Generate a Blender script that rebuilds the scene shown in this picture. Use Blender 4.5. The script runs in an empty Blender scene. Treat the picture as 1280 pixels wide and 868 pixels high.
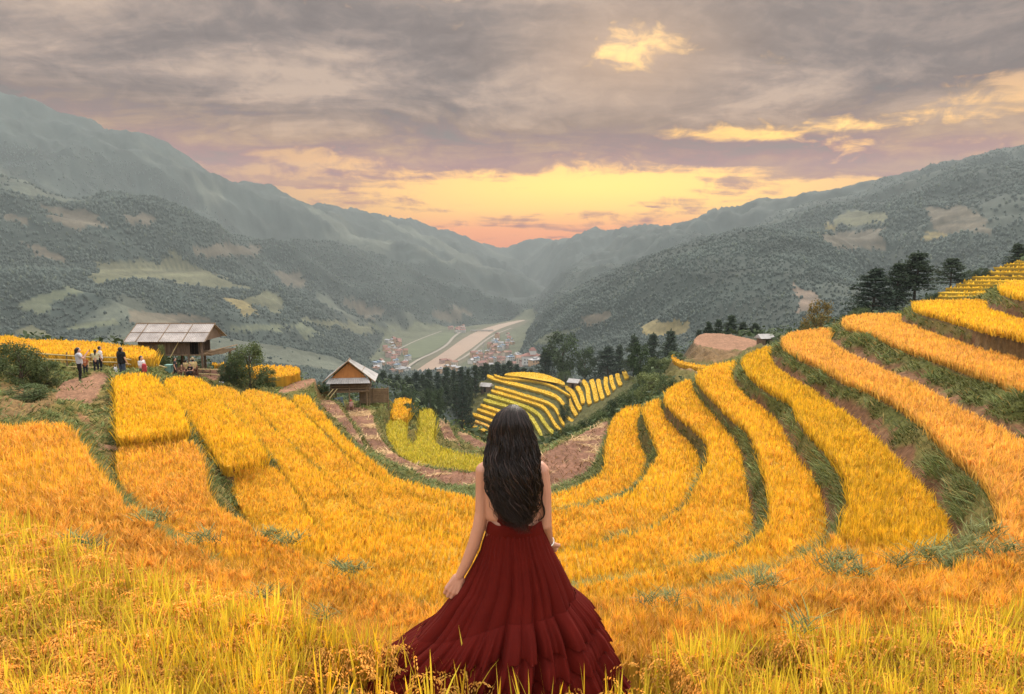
import bpy, bmesh, math, random
import numpy as np
from mathutils import Vector, Matrix, noise as mnoise
from mathutils.geometry import delaunay_2d_cdt
R = math.radians
rng = np.random.default_rng(7)
random.seed(7)
scene = bpy.context.scene
COL = scene.collection

# ------------------------------------------------------------------ camera, sky, sun, exposure
F = 853.3                      # focal length in photo pixels (1280 wide)
HOR = 320.0                    # row of the horizon in the photo
PITCH = math.atan((434 - HOR) / F)
cam_data = bpy.data.cameras.new('camera')
cam = bpy.data.objects.new('camera', cam_data)
COL.objects.link(cam)
cam.location = (0, 0, 0)
cam.rotation_euler = (R(90) - PITCH, 0, 0)
cam_data.sensor_width = 36.0
cam_data.lens = 36.0 * F / 1280
cam_data.clip_start = 0.05
cam_data.clip_end = 60000
scene.camera = cam

scene.view_settings.view_transform = 'Standard'
scene.view_settings.look = 'None'
scene.view_settings.gamma = 1
scene.view_settings.use_curve_mapping = False
scene.view_settings.exposure = 0.85
cy = scene.cycles
cy.use_denoising = True
cy.max_bounces = 5
cy.diffuse_bounces = 3
cy.glossy_bounces = 2
cy.transmission_bounces = 4
cy.transparent_max_bounces = 8
cy.volume_bounces = 0
cy.sample_clamp_indirect = 4
cy.use_adaptive_sampling = True
cy.adaptive_threshold = 0.02
try:
    cy.use_guiding = False
except Exception:
    pass

HAZE_DENSITY = 0.00023
SUN_EL, SUN_AZ = R(40), R(16)          # azimuth measured from the view direction towards the right
sun_data = bpy.data.lights.new('sun', 'SUN')
sun_data.energy = 3.2
sun_data.angle = R(26)
sun_data.color = (1.0, 0.9, 0.76)
sun = bpy.data.objects.new('sun', sun_data)
COL.objects.link(sun)
sd = Vector((math.sin(SUN_AZ) * math.cos(SUN_EL), math.cos(SUN_AZ) * math.cos(SUN_EL), math.sin(SUN_EL)))
sun.rotation_euler = (-sd).to_track_quat('-Z', 'Y').to_euler()


class NT:
    """Small helper to write node trees."""
    def __init__(s, tree):
        s.t = tree; s.n = tree.nodes; s.l = tree.links

    def new(s, typ, **kw):
        nd = s.n.new(typ)
        for k, v in kw.items():
            if k == 'inp':
                for i, val in v.items():
                    s.put(nd.inputs[i], val)
            else:
                setattr(nd, k, v)
        return nd

    def put(s, sock, val):
        if isinstance(val, bpy.types.NodeSocket):
            s.l.new(val, sock)
        elif isinstance(val, bpy.types.Node):
            s.l.new(val.outputs[0], sock)
        else:
            try:
                sock.default_value = val
            except Exception:
                sock.default_value = (*val, 1.0)

    def math(s, op, a, b=0.0, c=0.0, clamp=False):
        nd = s.n.new('ShaderNodeMath'); nd.operation = op; nd.use_clamp = clamp
        s.put(nd.inputs[0], a); s.put(nd.inputs[1], b); s.put(nd.inputs[2], c)
        return nd.outputs[0]

    def mix(s, f, a, b, mode='MIX'):
        nd = s.n.new('ShaderNodeMix'); nd.data_type = 'RGBA'; nd.blend_type = mode
        s.put(nd.inputs[0], f); s.put(nd.inputs[6], a); s.put(nd.inputs[7], b)
        return nd.outputs[2]

    def ss(s, x, a, b):
        nd = s.n.new('ShaderNodeMapRange'); nd.interpolation_type = 'SMOOTHSTEP'
        s.put(nd.inputs[0], x); s.put(nd.inputs[1], a); s.put(nd.inputs[2], b)
        s.put(nd.inputs[3], 0.0); s.put(nd.inputs[4], 1.0)
        return nd.outputs[0]

    def ramp(s, f, stops, interp='LINEAR'):
        nd = s.n.new('ShaderNodeValToRGB')
        cr = nd.color_ramp; cr.interpolation = interp
        while len(cr.elements) < len(stops):
            cr.elements.new(0.5)
        for e, (p, c) in zip(cr.elements, stops):
            e.position = p; e.color = (*c, 1)
        s.put(nd.inputs[0], f)
        return nd.outputs[0]

    def noise(s, vec, scale, detail=4, rough=0.5, dist=0.0):
        nd = s.n.new('ShaderNodeTexNoise')
        s.put(nd.inputs['Vector'], vec)
        nd.inputs['Scale'].default_value = scale
        nd.inputs['Detail'].default_value = detail
        nd.inputs['Roughness'].default_value = rough
        nd.inputs['Distortion'].default_value = dist
        return nd.outputs[0]

    def comb(s, x, y, z):
        nd = s.n.new('ShaderNodeCombineXYZ')
        s.put(nd.inputs[0], x); s.put(nd.inputs[1], y); s.put(nd.inputs[2], z)
        return nd.outputs[0]


def s2l(r, g, b):
    f = lambda c: (c / 255 / 12.92) if c <= 10 else (((c / 255) + 0.055) / 1.055) ** 2.4
    return (f(r), f(g), f(b))


world = bpy.data.worlds.new('World')
scene.world = world
world.use_nodes = True


# how bright the even haze itself is (per unit of opacity); the sky behind it is that much brighter than it looks
HAZE_GLOW = (0.262, 0.285, 0.272, 1)
HAZE_TOP, HAZE_REACH = 660.0, 5090.0


def build_world():
    W = NT(world.node_tree)
    W.n.clear()
    out = W.new('ShaderNodeOutputWorld')
    bg = W.new('ShaderNodeBackground')
    tc = W.new('ShaderNodeTexCoord')
    sep = W.new('ShaderNodeSeparateXYZ', inp={0: tc.outputs['Generated']})
    X, Y, Z = sep.outputs
    sky = W.new('ShaderNodeTexSky')
    sky.sky_type = 'NISHITA'; sky.sun_disc = False
    sky.sun_elevation = SUN_EL; sky.sun_rotation = SUN_AZ
    nish = W.mix(1.0, sky.outputs[0], (0.07, 0.07, 0.07, 1), 'MULTIPLY')
    deg = 57.29578
    E_ = 2 ** -scene.view_settings.exposure
    el = W.math('MULTIPLY', W.math('ARCSINE', Z), deg)
    az = W.math('MULTIPLY', W.math('ARCTAN2', X, Y), deg)
    # cloud deck: direction projected on a plane overhead
    zz = W.math('ADD', W.math('MAXIMUM', Z, 0.0), 0.10)
    P = W.comb(W.math('DIVIDE', X, zz), W.math('DIVIDE', Y, zz), 0.0)
    Pm = W.new('ShaderNodeMapping', inp={0: P, 2: (0, 0, R(24)), 3: (0.9, 1.0, 1)})
    n1 = W.noise(Pm, 1.0, 8, 0.58, 0.5)
    n2 = W.noise(W.new('ShaderNodeMapping', inp={0: P, 1: (3.1, 7.7, 2), 2: (0, 0, R(-10)), 3: (0.8, 1.1, 1)}), 1.5, 9, 0.62, 0.6)
    n3 = W.noise(W.new('ShaderNodeMapping', inp={0: tc.outputs['Generated'], 3: (1, 1, 1.8)}), 26.0, 6, 0.62, 0.8)

    def gauss(ca, ce, wa, we):
        da = W.math('DIVIDE', W.math('SUBTRACT', az, ca), wa)
        de = W.math('DIVIDE', W.math('SUBTRACT', el, ce), we)
        q = W.math('ADD', W.math('MULTIPLY', da, da), W.math('MULTIPLY', de, de))
        return W.math('EXPONENT', W.math('MULTIPLY', q, -1.0))

    def total(lst):
        o = lst[0]
        for k in lst[1:]:
            o = W.math('ADD', o, k)
        return o
    # clear horizon glow below the deck
    glow = W.ramp(W.math('DIVIDE', el, 24.0), [
        (0.0, s2l(232, 176, 132)), (0.09, s2l(250, 188, 104)), (0.16, s2l(255, 212, 112)),
        (0.26, s2l(255, 208, 112)), (0.40, s2l(250, 204, 140)), (1.0, s2l(225, 205, 190))])
    side = W.ss(W.math('ABSOLUTE', W.math('SUBTRACT', az, 8.0)), 10.0, 34.0)
    glow = W.mix(side, glow, s2l(212, 180, 156))
    # cloud body colour: grey with warm thin places
    n2b = W.math('ADD', n2, W.math('MULTIPLY', W.math('SUBTRACT', n3, 0.5), 0.30))
    cl = W.ramp(n2b, [(0.32, s2l(138, 132, 130)), (0.44, s2l(152, 144, 140)), (0.54, s2l(172, 159, 151)), (0.68, s2l(204, 184, 168))])
    warm = W.math('MULTIPLY', W.ss(el, 13.0, 4.0), 0.55)
    cl = W.mix(warm, cl, s2l(212, 168, 124))
    halo = W.math('MULTIPLY', gauss(9.3, 15.2, 8.0, 4.2), 0.55)
    cl = W.mix(halo, cl, s2l(232, 198, 168))
    # coverage
    cover = W.ss(el, 2.0, 8.2)
    bias = total([
        W.math('MULTIPLY', gauss(9.3, 15.6, 4.8, 1.9), -0.33),      # bright hole in the deck
        W.math('MULTIPLY', gauss(22.0, 9.2, 10.0, 0.9), -0.24),      # broken edge right
        W.math('MULTIPLY', gauss(36.0, 10.5, 6.0, 1.4), -0.22),
        W.math('MULTIPLY', gauss(5.0, 5.6, 17.0, 1.7), -0.28),      # bright band over the valley
        W.math('MULTIPLY', gauss(-16.0, 7.6, 7.0, 0.7), -0.22),
        W.math('MULTIPLY', gauss(-5.0, 20.5, 5.0, 1.6), -0.12),
        W.math('MULTIPLY', gauss(26.0, 15.0, 9.0, 2.4), -0.05),
        W.math('MULTIPLY', gauss(-3.0, 12.5, 14.0, 3.4), 0.16),
        W.math('MULTIPLY', gauss(18.0, 18.5, 7.0, 3.0), 0.16),
        W.math('MULTIPLY', gauss(-26.0, 14.5, 20.0, 4.5), 0.12),
    ])
    dens = W.math('ADD', W.math('MULTIPLY', W.math('ADD', n1, bias), 1.0), W.math('ADD', W.math('MULTIPLY', W.math('SUBTRACT', n2, 0.5), 0.45), W.math('MULTIPLY', W.math('SUBTRACT', n3, 0.5), 0.46)))
    dens = W.math('ADD', dens, W.math('MULTIPLY', W.math('SUBTRACT', cover, 0.5), 0.30))
    m = W.ss(dens, 0.35, 0.56)
    hot = W.math('MULTIPLY', total([gauss(8.0, 16.0, 7.0, 3.5), W.math('MULTIPLY', gauss(8.0, 5.8, 17.0, 2.2), 1.0), gauss(27.0, 9.5, 11.0, 1.6)]), 1.0, clamp=True)
    glow = W.mix(hot, glow, W.mix(0.55, glow, (1.9, 1.15, 0.42, 1)))
    front = W.mix(m, glow, cl)
    # unseen overcast overhead and behind the viewer, brightened to light the ground
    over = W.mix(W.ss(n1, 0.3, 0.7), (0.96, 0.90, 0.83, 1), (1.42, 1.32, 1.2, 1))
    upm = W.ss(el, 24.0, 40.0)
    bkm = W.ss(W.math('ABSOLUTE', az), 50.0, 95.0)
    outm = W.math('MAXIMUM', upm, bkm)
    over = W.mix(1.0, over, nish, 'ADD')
    front = W.mix(1.0, front, (E_, E_, E_, 1), 'MULTIPLY')
    path = W.math('MINIMUM', HAZE_REACH, W.math('DIVIDE', HAZE_TOP, W.math('MAXIMUM', Z, 0.01)))
    T = W.math('EXPONENT', W.math('MULTIPLY', path, -HAZE_DENSITY))
    veil = W.mix(1.0, HAZE_GLOW, W.math('SUBTRACT', 1.0, T), 'MULTIPLY')
    front = W.mix(1.0, front, veil, 'SUBTRACT')
    front = W.mix(1.0, front, T, 'DIVIDE')
    front = W.mix(1.0, front, (0, 0, 0, 1), 'LIGHTEN')
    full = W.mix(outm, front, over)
    below = W.ss(el, -4.0, -0.5)
    full = W.mix(below, (0.10, 0.10, 0.09, 1), full)
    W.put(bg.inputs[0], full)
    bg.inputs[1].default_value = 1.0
    W.l.new(bg.outputs[0], out.inputs[0])


build_world()

# ------------------------------------------------------------------ helpers: pixels of the traced photograph -> places in the world
cp, sp_ = math.cos(PITCH), math.sin(PITCH)


def ray(u, v):
    a = (u - 640) / F; b = (434 - v) / F
    return (a, cp + b * sp_, -sp_ + b * cp)


def on_z(u, v, z):
    d = ray(u, v); t = z / d[2]
    return (d[0] * t, d[1] * t, z)


def at_y(u, v, y):
    d = ray(u, v); t = y / d[1]
    return Vector((d[0] * t, y, d[2] * t))


def to_px(x, y, z):
    dep = y * cp - z * sp_
    up = y * sp_ + z * cp
    return 640 + F * x / dep, 434 - F * up / dep


def inside(px, py, poly):
    """Vectorised even-odd test."""
    px = np.asarray(px); py = np.asarray(py)
    res = np.zeros(px.shape, bool)
    n = len(poly)
    j = n - 1
    for i in range(n):
        xi, yi = poly[i][0], poly[i][1]; xj, yj = poly[j][0], poly[j][1]
        if yi != yj:
            c = ((yi > py) != (yj > py)) & (px < (xj - xi) * (py - yi) / (yj - yi) + xi)
            res ^= c
        j = i
    return res


_perm = rng.random((256, 256))


def vnoise(x, y):
    xi = np.floor(x).astype(np.int64); yi = np.floor(y).astype(np.int64)
    fx = x - xi; fy = y - yi
    fx = fx * fx * (3 - 2 * fx); fy = fy * fy * (3 - 2 * fy)
    a = _perm[xi & 255, yi & 255]; b = _perm[(xi + 1) & 255, yi & 255]
    c = _perm[xi & 255, (yi + 1) & 255]; d = _perm[(xi + 1) & 255, (yi + 1) & 255]
    return (a * (1 - fx) + b * fx) * (1 - fy) + (c * (1 - fx) + d * fx) * fy


def fbm(x, y, octv=5, gain=0.5):
    s = 0; a = 1; t = 0
    for k in range(octv):
        s = s + a * vnoise(x * 2 ** k + 17.3 * k, y * 2 ** k + 9.1 * k); t += a; a *= gain
    return s / t


def sstep(x, a, b):
    t = np.clip((x - a) / (b - a), 0, 1)
    return t * t * (3 - 2 * t)


def smooth_poly(pts, it=2):
    """Chaikin corner cutting of a closed polygon."""
    p = np.array(pts, float)
    for _ in range(it):
        q = np.roll(p, -1, 0)
        p = np.stack([0.75 * p + 0.25 * q, 0.25 * p + 0.75 * q], 1).reshape(-1, p.shape[1])
    return p


def smooth_line(pts, it=2):
    p = np.array(pts, float)
    for _ in range(it):
        q = [p[0]]
        for a, b in zip(p[:-1], p[1:]):
            q += [0.75 * a + 0.25 * b, 0.25 * a + 0.75 * b]
        q.append(p[-1]); p = np.array(q)
    return p


def tag(o, label=None, cat=None, group=None, kind=None):
    if label: o['label'] = label
    if cat: o['category'] = cat
    if group: o['group'] = group
    if kind: o['kind'] = kind
    return o


def mesh_np(name, verts, faces, mat=None, col=None, smooth=False, parent=None, mats=None, midx=None):
    """One mesh object out of numpy arrays; faces is (n,3) or (n,4), or a list of such arrays."""
    me = bpy.data.meshes.new(name)
    verts = np.asarray(verts, np.float32)
    fl = faces if isinstance(faces, list) else [faces]
    fl = [np.asarray(f, np.int32) for f in fl if len(f)]
    me.vertices.add(len(verts)); me.vertices.foreach_set('co', verts.ravel())
    loops = np.concatenate([f.ravel() for f in fl])
    tot = np.concatenate([np.full(len(f), f.shape[1], np.int32) for f in fl])
    st = np.concatenate([[0], np.cumsum(tot)[:-1]]).astype(np.int32)
    me.loops.add(len(loops)); me.loops.foreach_set('vertex_index', loops)
    me.polygons.add(len(tot)); me.polygons.foreach_set('loop_start', st)
    try:
        me.polygons.foreach_set('loop_total', tot)
    except Exception:
        pass
    me.polygons.foreach_set('use_smooth', np.full(len(tot), bool(smooth)))
    if midx is not None:
        me.polygons.foreach_set('material_index', np.asarray(midx, np.int32))
    me.update(calc_edges=True)
    if col is not None:
        ca = me.color_attributes.new('Col', 'FLOAT_COLOR', 'POINT')
        c4 = np.ones((len(verts), 4), np.float32); c4[:, :3] = col
        ca.data.foreach_set('color', c4.ravel())
    o = bpy.data.objects.new(name, me)
    COL.objects.link(o)
    for m_ in (mats or ([mat] if mat else [])):
        me.materials.append(m_)
    if parent is not None:
        o.parent = parent
    return o


def empty(name, loc, rz=0.0):
    o = bpy.data.objects.new(name, None)
    COL.objects.link(o)
    o.location = loc; o.rotation_euler = (0, 0, rz)
    o.empty_display_size = 0.1
    return o


class MB:
    """Collects boxes, bars, tubes and sheets, builds ONE mesh object."""
    def __init__(s):
        s.v = []; s.f = []

    def add(s, vs, fs):
        b = len(s.v); s.v += [tuple(q) for q in vs]; s.f += [tuple(i + b for i in f) for f in fs]

    def box(s, c, size, rot=None):
        hx, hy, hz = size[0] / 2, size[1] / 2, size[2] / 2
        vs = [Vector((x, y, z)) for x in (-hx, hx) for y in (-hy, hy) for z in (-hz, hz)]
        if rot is not None:
            vs = [rot @ q for q in vs]
        vs = [q + Vector(c) for q in vs]
        s.add(vs, [(0, 1, 3, 2), (4, 6, 7, 5), (0, 4, 5, 1), (2, 3, 7, 6), (0, 2, 6, 4), (1, 5, 7, 3)])

    def tube(s, pts, rad, n=8, caps=True):
        pts = [Vector(q) for q in pts]
        if not hasattr(rad, '__len__'): rad = [rad] * len(pts)
        vs = []; fs = []
        ref = None
        for i, q in enumerate(pts):
            t = (pts[min(i + 1, len(pts) - 1)] - pts[max(i - 1, 0)]).normalized()
            if ref is None:
                ref = Vector((1, 0, 0)) if abs(t.x) < 0.8 else Vector((0, 1, 0))
            a = (ref - t * ref.dot(t)).normalized(); ref = a
            b = t.cross(a)
            for k in range(n):
                an = 2 * math.pi * k / n
                vs.append(q + (a * math.cos(an) + b * math.sin(an)) * rad[i])
        for i in range(len(pts) - 1):
            for k in range(n):
                fs.append((i * n + k, i * n + (k + 1) % n, (i + 1) * n + (k + 1) % n, (i + 1) * n + k))
        if caps:
            fs.append(tuple(range(n - 1, -1, -1))); fs.append(tuple((len(pts) - 1) * n + k for k in range(n)))
        s.add(vs, fs)

    def build(s, name, mat, parent=None, smooth=False):
        me = bpy.data.meshes.new(name)
        me.from_pydata([tuple(q) for q in s.v], [], s.f)
        me.update()
        if smooth:
            me.polygons.foreach_set('use_smooth', [True] * len(me.polygons))
        o = bpy.data.objects.new(name, me); COL.objects.link(o)
        me.materials.append(mat)
        if parent is not None: o.parent = parent
        return o


# ------------------------------------------------------------------ materials
def base_mat(name):
    m = bpy.data.materials.new(name); m.use_nodes = True
    t = NT(m.node_tree)
    b = t.n['Principled BSDF']
    return m, t, b


def simple(name, c1, c2=None, scale=8, rough=0.8, spec=0.3, bump=0.0, detail=5, stretch=(1, 1, 1)):
    """Two-tone mottled material."""
    m, t, b = base_mat(name)
    tc = t.new('ShaderNodeTexCoord')
    mp = t.new('ShaderNodeMapping', inp={0: tc.outputs['Object'], 3: stretch})
    n = t.noise(mp, scale, detail, 0.6)
    c2 = c2 or tuple(0.6 * q for q in c1)
    t.put(b.inputs['Base Color'], t.ramp(n, [(0.32, c1), (0.68, c2)]))
    b.inputs['Roughness'].default_value = rough
    b.inputs['Specular IOR Level'].default_value = spec
    if bump:
        bp = t.new('ShaderNodeBump', inp={'Strength': bump, 'Height': n})
        bp.inputs['Distance'].default_value = 0.05
        t.put(b.inputs['Normal'], bp)
    return m


def leaf_mat(name, trans=0.3, rough=0.6, scale=3.0, var=0.25):
    """Vertex-coloured thin leaf: diffuse and translucent."""
    m, t, b = base_mat(name)
    t.n.remove(b)
    out = t.n['Material Output']
    at = t.new('ShaderNodeAttribute', attribute_name='Col')
    ob = t.new('ShaderNodeTexCoord')
    n = t.noise(ob.outputs['Object'], scale, 3, 0.6)
    c = t.mix(t.math('MULTIPLY', t.ss(n, 0.35, 0.75), var), at.outputs['Color'], t.mix(1.0, at.outputs['Color'], (0.72, 0.6, 0.5, 1), 'MULTIPLY'))
    d = t.new('ShaderNodeBsdfDiffuse', inp={0: c})
    tr = t.new('ShaderNodeBsdfTranslucent', inp={0: c})
    mx = t.new('ShaderNodeMixShader', inp={0: trans, 1: d.outputs[0], 2: tr.outputs[0]})
    g = t.new('ShaderNodeBsdfGlossy', inp={0: (0.9, 0.9, 0.9, 1), 1: rough})
    mx2 = t.new('ShaderNodeMixShader', inp={0: 0.02, 1: mx.outputs[0], 2: g.outputs[0]})
    t.l.new(mx2.outputs[0], out.inputs[0])
    return m


M_CROP = leaf_mat('rice', 0.32)
M_GRASS = leaf_mat('bank_grass', 0.25)
M_LEAF = leaf_mat('tree_leaves', 0.2)

# ------------------------------------------------------------------ traced terraces: outline in photo pixels, height of the crop's top
# name: (z of the crop top, crop height, colour kind, label, outline)
FIELDS = {
 'F0': (-2.05, .55, 'near', 'tall yellow-green rice with drooping ears filling the front of the picture around the red skirt', None),
 'L1': (-3.6, .48, 'orange', 'orange-brown ripe rice in the wide left terrace just beyond the front rice', [(-150,528),(0,528),(43,525),(86,525),(98,545),(111,566),(134,596),(152,621),(182,644),(200,654),(208,665),(251,676),(330,722),(420,764),(500,786),(600,797),(654,802),(654,830),(440,800),(412,790),(285,760),(131,705),(0,655),(-150,620)]),
 'F1R': (-3.6, .7, 'orange', 'orange rice band right of the skirt between the front rice and the weedy bund', [(655,780),(700,774),(820,754),(950,740),(1050,724),(1120,714),(1190,697),(1220,696),(1280,692),(1450,704),(1450,770),(1280,760),(1092,785),(897,797),(788,815),(655,830)]),
 'R0': (-1.5, .32, 'gold', 'small golden rice patch on the topmost near terrace at the right edge', [(1253,352),(1280,351),(1420,350),(1420,385),(1280,368),(1248,359.5)]),
 'R1': (-2.4, .32, 'gold', 'golden rice on the second highest terrace of the right slope below the small top patch', [(1140,376),(1150,374),(1174,373),(1217,373.3),(1236,374.4),(1230.6,383.7),(1266,393.4),(1280,396),(1420,425),(1420,455),(1280,415.5),(1237,408),(1203,398),(1168,389),(1145,383.7)]),
 'R2': (-3.2, .32, 'pale', 'pale orange rice strip above the tallest fern bank on the right slope', [(1053,397.3),(1060,393.5),(1073,391.5),(1110,390),(1128,390),(1123,400),(1152,409),(1205,428),(1280,446.4),(1430,490),(1430,540),(1280,482),(1227,462),(1179,445),(1126,429),(1099,417),(1073,409),(1056,403.5)]),
 'R3': (-3.9, .32, 'pale', 'broad pale orange rice terrace on the right that ends above the wide fern bank', [(977,422.5),(981,418),(993,413),(1020,409),(1043,407),(1034,422.5),(1054,437),(1099,457),(1152,479.6),(1205,509),(1245,527),(1280,548.6),(1450,640),(1450,700),(1280,688),(1220,692),(1197,691),(1219,671),(1243,658),(1256,636),(1249,619),(1232,592),(1221,582),(1195,560),(1174,542),(1152,518),(1110,490),(1059,471.6),(1041,460),(1006,444),(982,432)]),
 'R4': (-4.7, .32, 'ygold', 'lemon yellow rice terrace at the foot of the wide fern bank on the right', [(929,443.6),(945,435),(966,429),(961,446),(977,462),(1004,478),(1025,491.5),(1059,513),(1089,537),(1110,558),(1129,577),(1149,599),(1162,612),(1182,638),(1188,660),(1182,677),(1142,683),(1114,675),(1077,668),(1048,659),(1059,636),(1063,619),(1059,590),(1049,576),(1035,555),(1012,534),(994.5,510),(992,497),(974.5,490),(940,467.6),(930,455)]),
 'R4b': (-4.75, .32, 'orange', 'orange-brown rice in front of the lemon yellow terrace beside the green weeds', [(1026,677),(1048,661),(1077,670),(1114,677),(1142,685),(1182,679),(1190,692),(1120,711),(1050,721),(950,737),(820,751),(700,771),(655,777),(655,758),(760,744),(893,723),(946,710),(999,694)]),
 'R5': (-5.5, .32, 'gold', 'golden rice strip left of the brown earth bank below the lemon yellow terrace', [(870.6,466),(874,461),(883,456),(905,451),(923,447),(913,468.4),(919,478.6),(929.5,487.7),(931.6,495),(943.8,499),(956,510),(973,523.4),(982,542),(996,566),(1009,582),(1015,588),(1025.6,617),(1031,641),(1031,665),(1022,676),(999,692),(946,708),(893,721),(760,742),(655,757),(655,735),(760,718),(786,715),(861,699),(903,691),(940.6,673),(956.5,657),(967,641),(963,620),(962,600),(958,590),(951,570),(946.8,549.7),(933.6,529),(915,517),(895,496),(876.7,478.6)]),
 'R6': (-6.2, .32, 'gold', 'golden rice strip in the middle of the right slope between two long green banks', [(830,494),(833,487),(838,482.7),(850,476),(864,471.5),(864.5,480.6),(868.6,490.8),(882.8,507),(899,525),(915,543.6),(925.5,560),(929.5,580),(933.6,608.6),(935,614),(939,646),(940,671),(903,689),(861,697),(786,713),(760,716),(655,734),(655,690),(690,685),(760,670),(824,651.6),(861,625),(866,614),(879,588),(886,570),(887,553.8),(880.8,541.6),(864.5,527),(846,513),(833,500)]),
 'R7': (-6.9, .32, 'gold', 'golden rice strip with the short leaf-shaped green bank on its left side', [(803,508),(808,502),(827,495),(825,503),(830,517),(846,535.5),(860.5,549.7),(872.7,564),(876,578),(870.6,598),(864,613),(859,624),(822,650),(760,668),(690,683),(655,688),(655,642),(690,635),(760,622),(793,610.6),(803.6,596),(811.7,582),(826,566),(822,553.8),(811.7,529)]),
 'R8': (-7.8, .32, 'gold', 'lowest golden rice terrace of the right slope bordering the harvested brown paddy', [(777,511),(783,506),(803,503),(801,513),(794.5,527),(799.5,553.8),(809,572),(806,584),(797,597),(788,611),(760,620),(690,633),(655,640),(655,622),(688,615),(712,608),(732.6,601),(744.7,594),(755,587),(757.6,573),(756,558),(760,545.7),(762,530),(767,520)]),
 'L6': (-7.8, .48, 'gold', 'lowest golden rice terrace of the left slope along the rim above the brown paddies', [(364,494),(377,491.5),(386,492),(393,503.5),(404.5,516.5),(420.6,534),(437,549),(453,563),(462.6,571),(477,582.6),(493,594),(512,600),(539.5,606.5),(563.7,613.4),(588,618.6),(630,622),(654,622),(654,643),(600,640),(555,628),(505,608),(460,585),(425,556),(395,525),(372,503)]),
 'L5': (-7.4, .48, 'gold', 'golden rice strip second from the brown paddies on the left slope', [(301,488),(310,485.5),(322,485),(342,490),(357,495.5),(368,503),(392,527),(422,558),(457,587),(502,610),(553,630),(598,642),(654,646),(654,678),(590,668),(520,650),(470,635),(440,622),(421,602),(383,566),(345,533.5),(317,503)]),
 'L4': (-7.0, .48, 'gold', 'golden rice strip in the middle of the left slope with a sunken grassy edge', [(264,483),(272,481),(286,481.5),(300,489),(316,505),(343,535),(381,568),(419,604),(438,624),(470,638),(520,653),(590,671),(654,681),(654,732),(590,724),(560,720),(470,695),(430,676),(403,660),(388,636),(372,608),(345,573),(330,552),(306,526),(286,508),(272,492)]),
 'L3u': (-6.2, .48, 'ybright', 'bright yellow rice block that ends in a straight cut step left of centre', [(204,476),(212,470),(223,468),(246,469),(263,480),(286,510),(307,528),(327,551),(337,570),(300,576),(281,580),(269,566),(248,536),(233,513),(218,495)]),
 'L3l': (-6.75, .48, 'gold', 'golden rice below the straight cut step beside the flattened green grass', [(291,582),(300,579),(342,575),(367,609),(386,642),(400,660),(430,678),(470,697),(560,722),(654,735),(654,765),(590,756),(520,745),(433,711),(395,690),(357,676),(317,652),(299,627),(294,612)]),
 'L2u': (-5.4, .48, 'ybright', 'bright yellow rice block below the man in black beside the dirt path', [(142,470),(150,465.5),(162,465),(190,465),(202,480),(223,499),(233,522),(237,534),(200,540),(147,547),(145,530),(144.5,500)]),
 'L2l': (-5.75, .48, 'orange', 'orange rice strip between two green grass strips on the left slope', [(144.5,563),(150,556),(235,545),(251,561),(256,579),(256,602),(266,622),(281,635),(307,650),(317,655),(357,678),(395,692),(433,713),(520,747),(590,758),(654,767),(654,798),(500,787),(420,764),(330,722),(251,675),(208,660),(192,647),(172,624),(157,609),(147,594)]),
 'K': (-5.4, .75, 'gold', 'golden rice field behind the bamboo fence and the standing people', [(-150,415),(0,418),(12.7,418),(28,422.6),(76,423.6),(121.6,425.6),(142,429.4),(187,432),(198,441),(190,445),(152,444.6),(127,440),(83.6,441),(25,439.5),(0,437),(-150,437)]),
 'K2': (-7.3, .8, 'gold', 'small golden rice patch behind the round bush beside the large hut', [(258,452),(290,453),(320,455.7),(370.7,455.7),(377,461),(370.7,467),(332.7,469.7),(310,463),(286,457)]),
 'G2': (-10.8, .8, 'gold', 'square orange-gold rice patch at the end of the green terrace by the gabled hut', [(492,504),(493,497.5),(513.6,496),(515,503),(508.4,522),(486,521)]),
 'G': (-10.85, .75, 'ygreen', 'yellow-green rice terrace with two upright fingers beyond the brown paddy', [(486,523),(508,524),(506.6,539),(510,549.5),(518.7,554.7),(525.7,530.5),(523,512),(529,508.5),(537.8,508),(543,515),(544.7,530.5),(541,544),(546.4,554.7),(563.7,561.6),(584.4,565),(605,568.5),(640,572),(645,590),(593,587.5),(570.6,588.4),(546.4,585),(520.5,579),(496,565),(486,551),(480.7,534)]),
 'NB': (-12.2, .6, 'gold', 'thin yellow rice ribbon curving below the bare brown knoll', [(838,444),(842,441),(846,449),(868,454),(892,457),(890,460),(866,457.5),(843,452)]),
}
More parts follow.
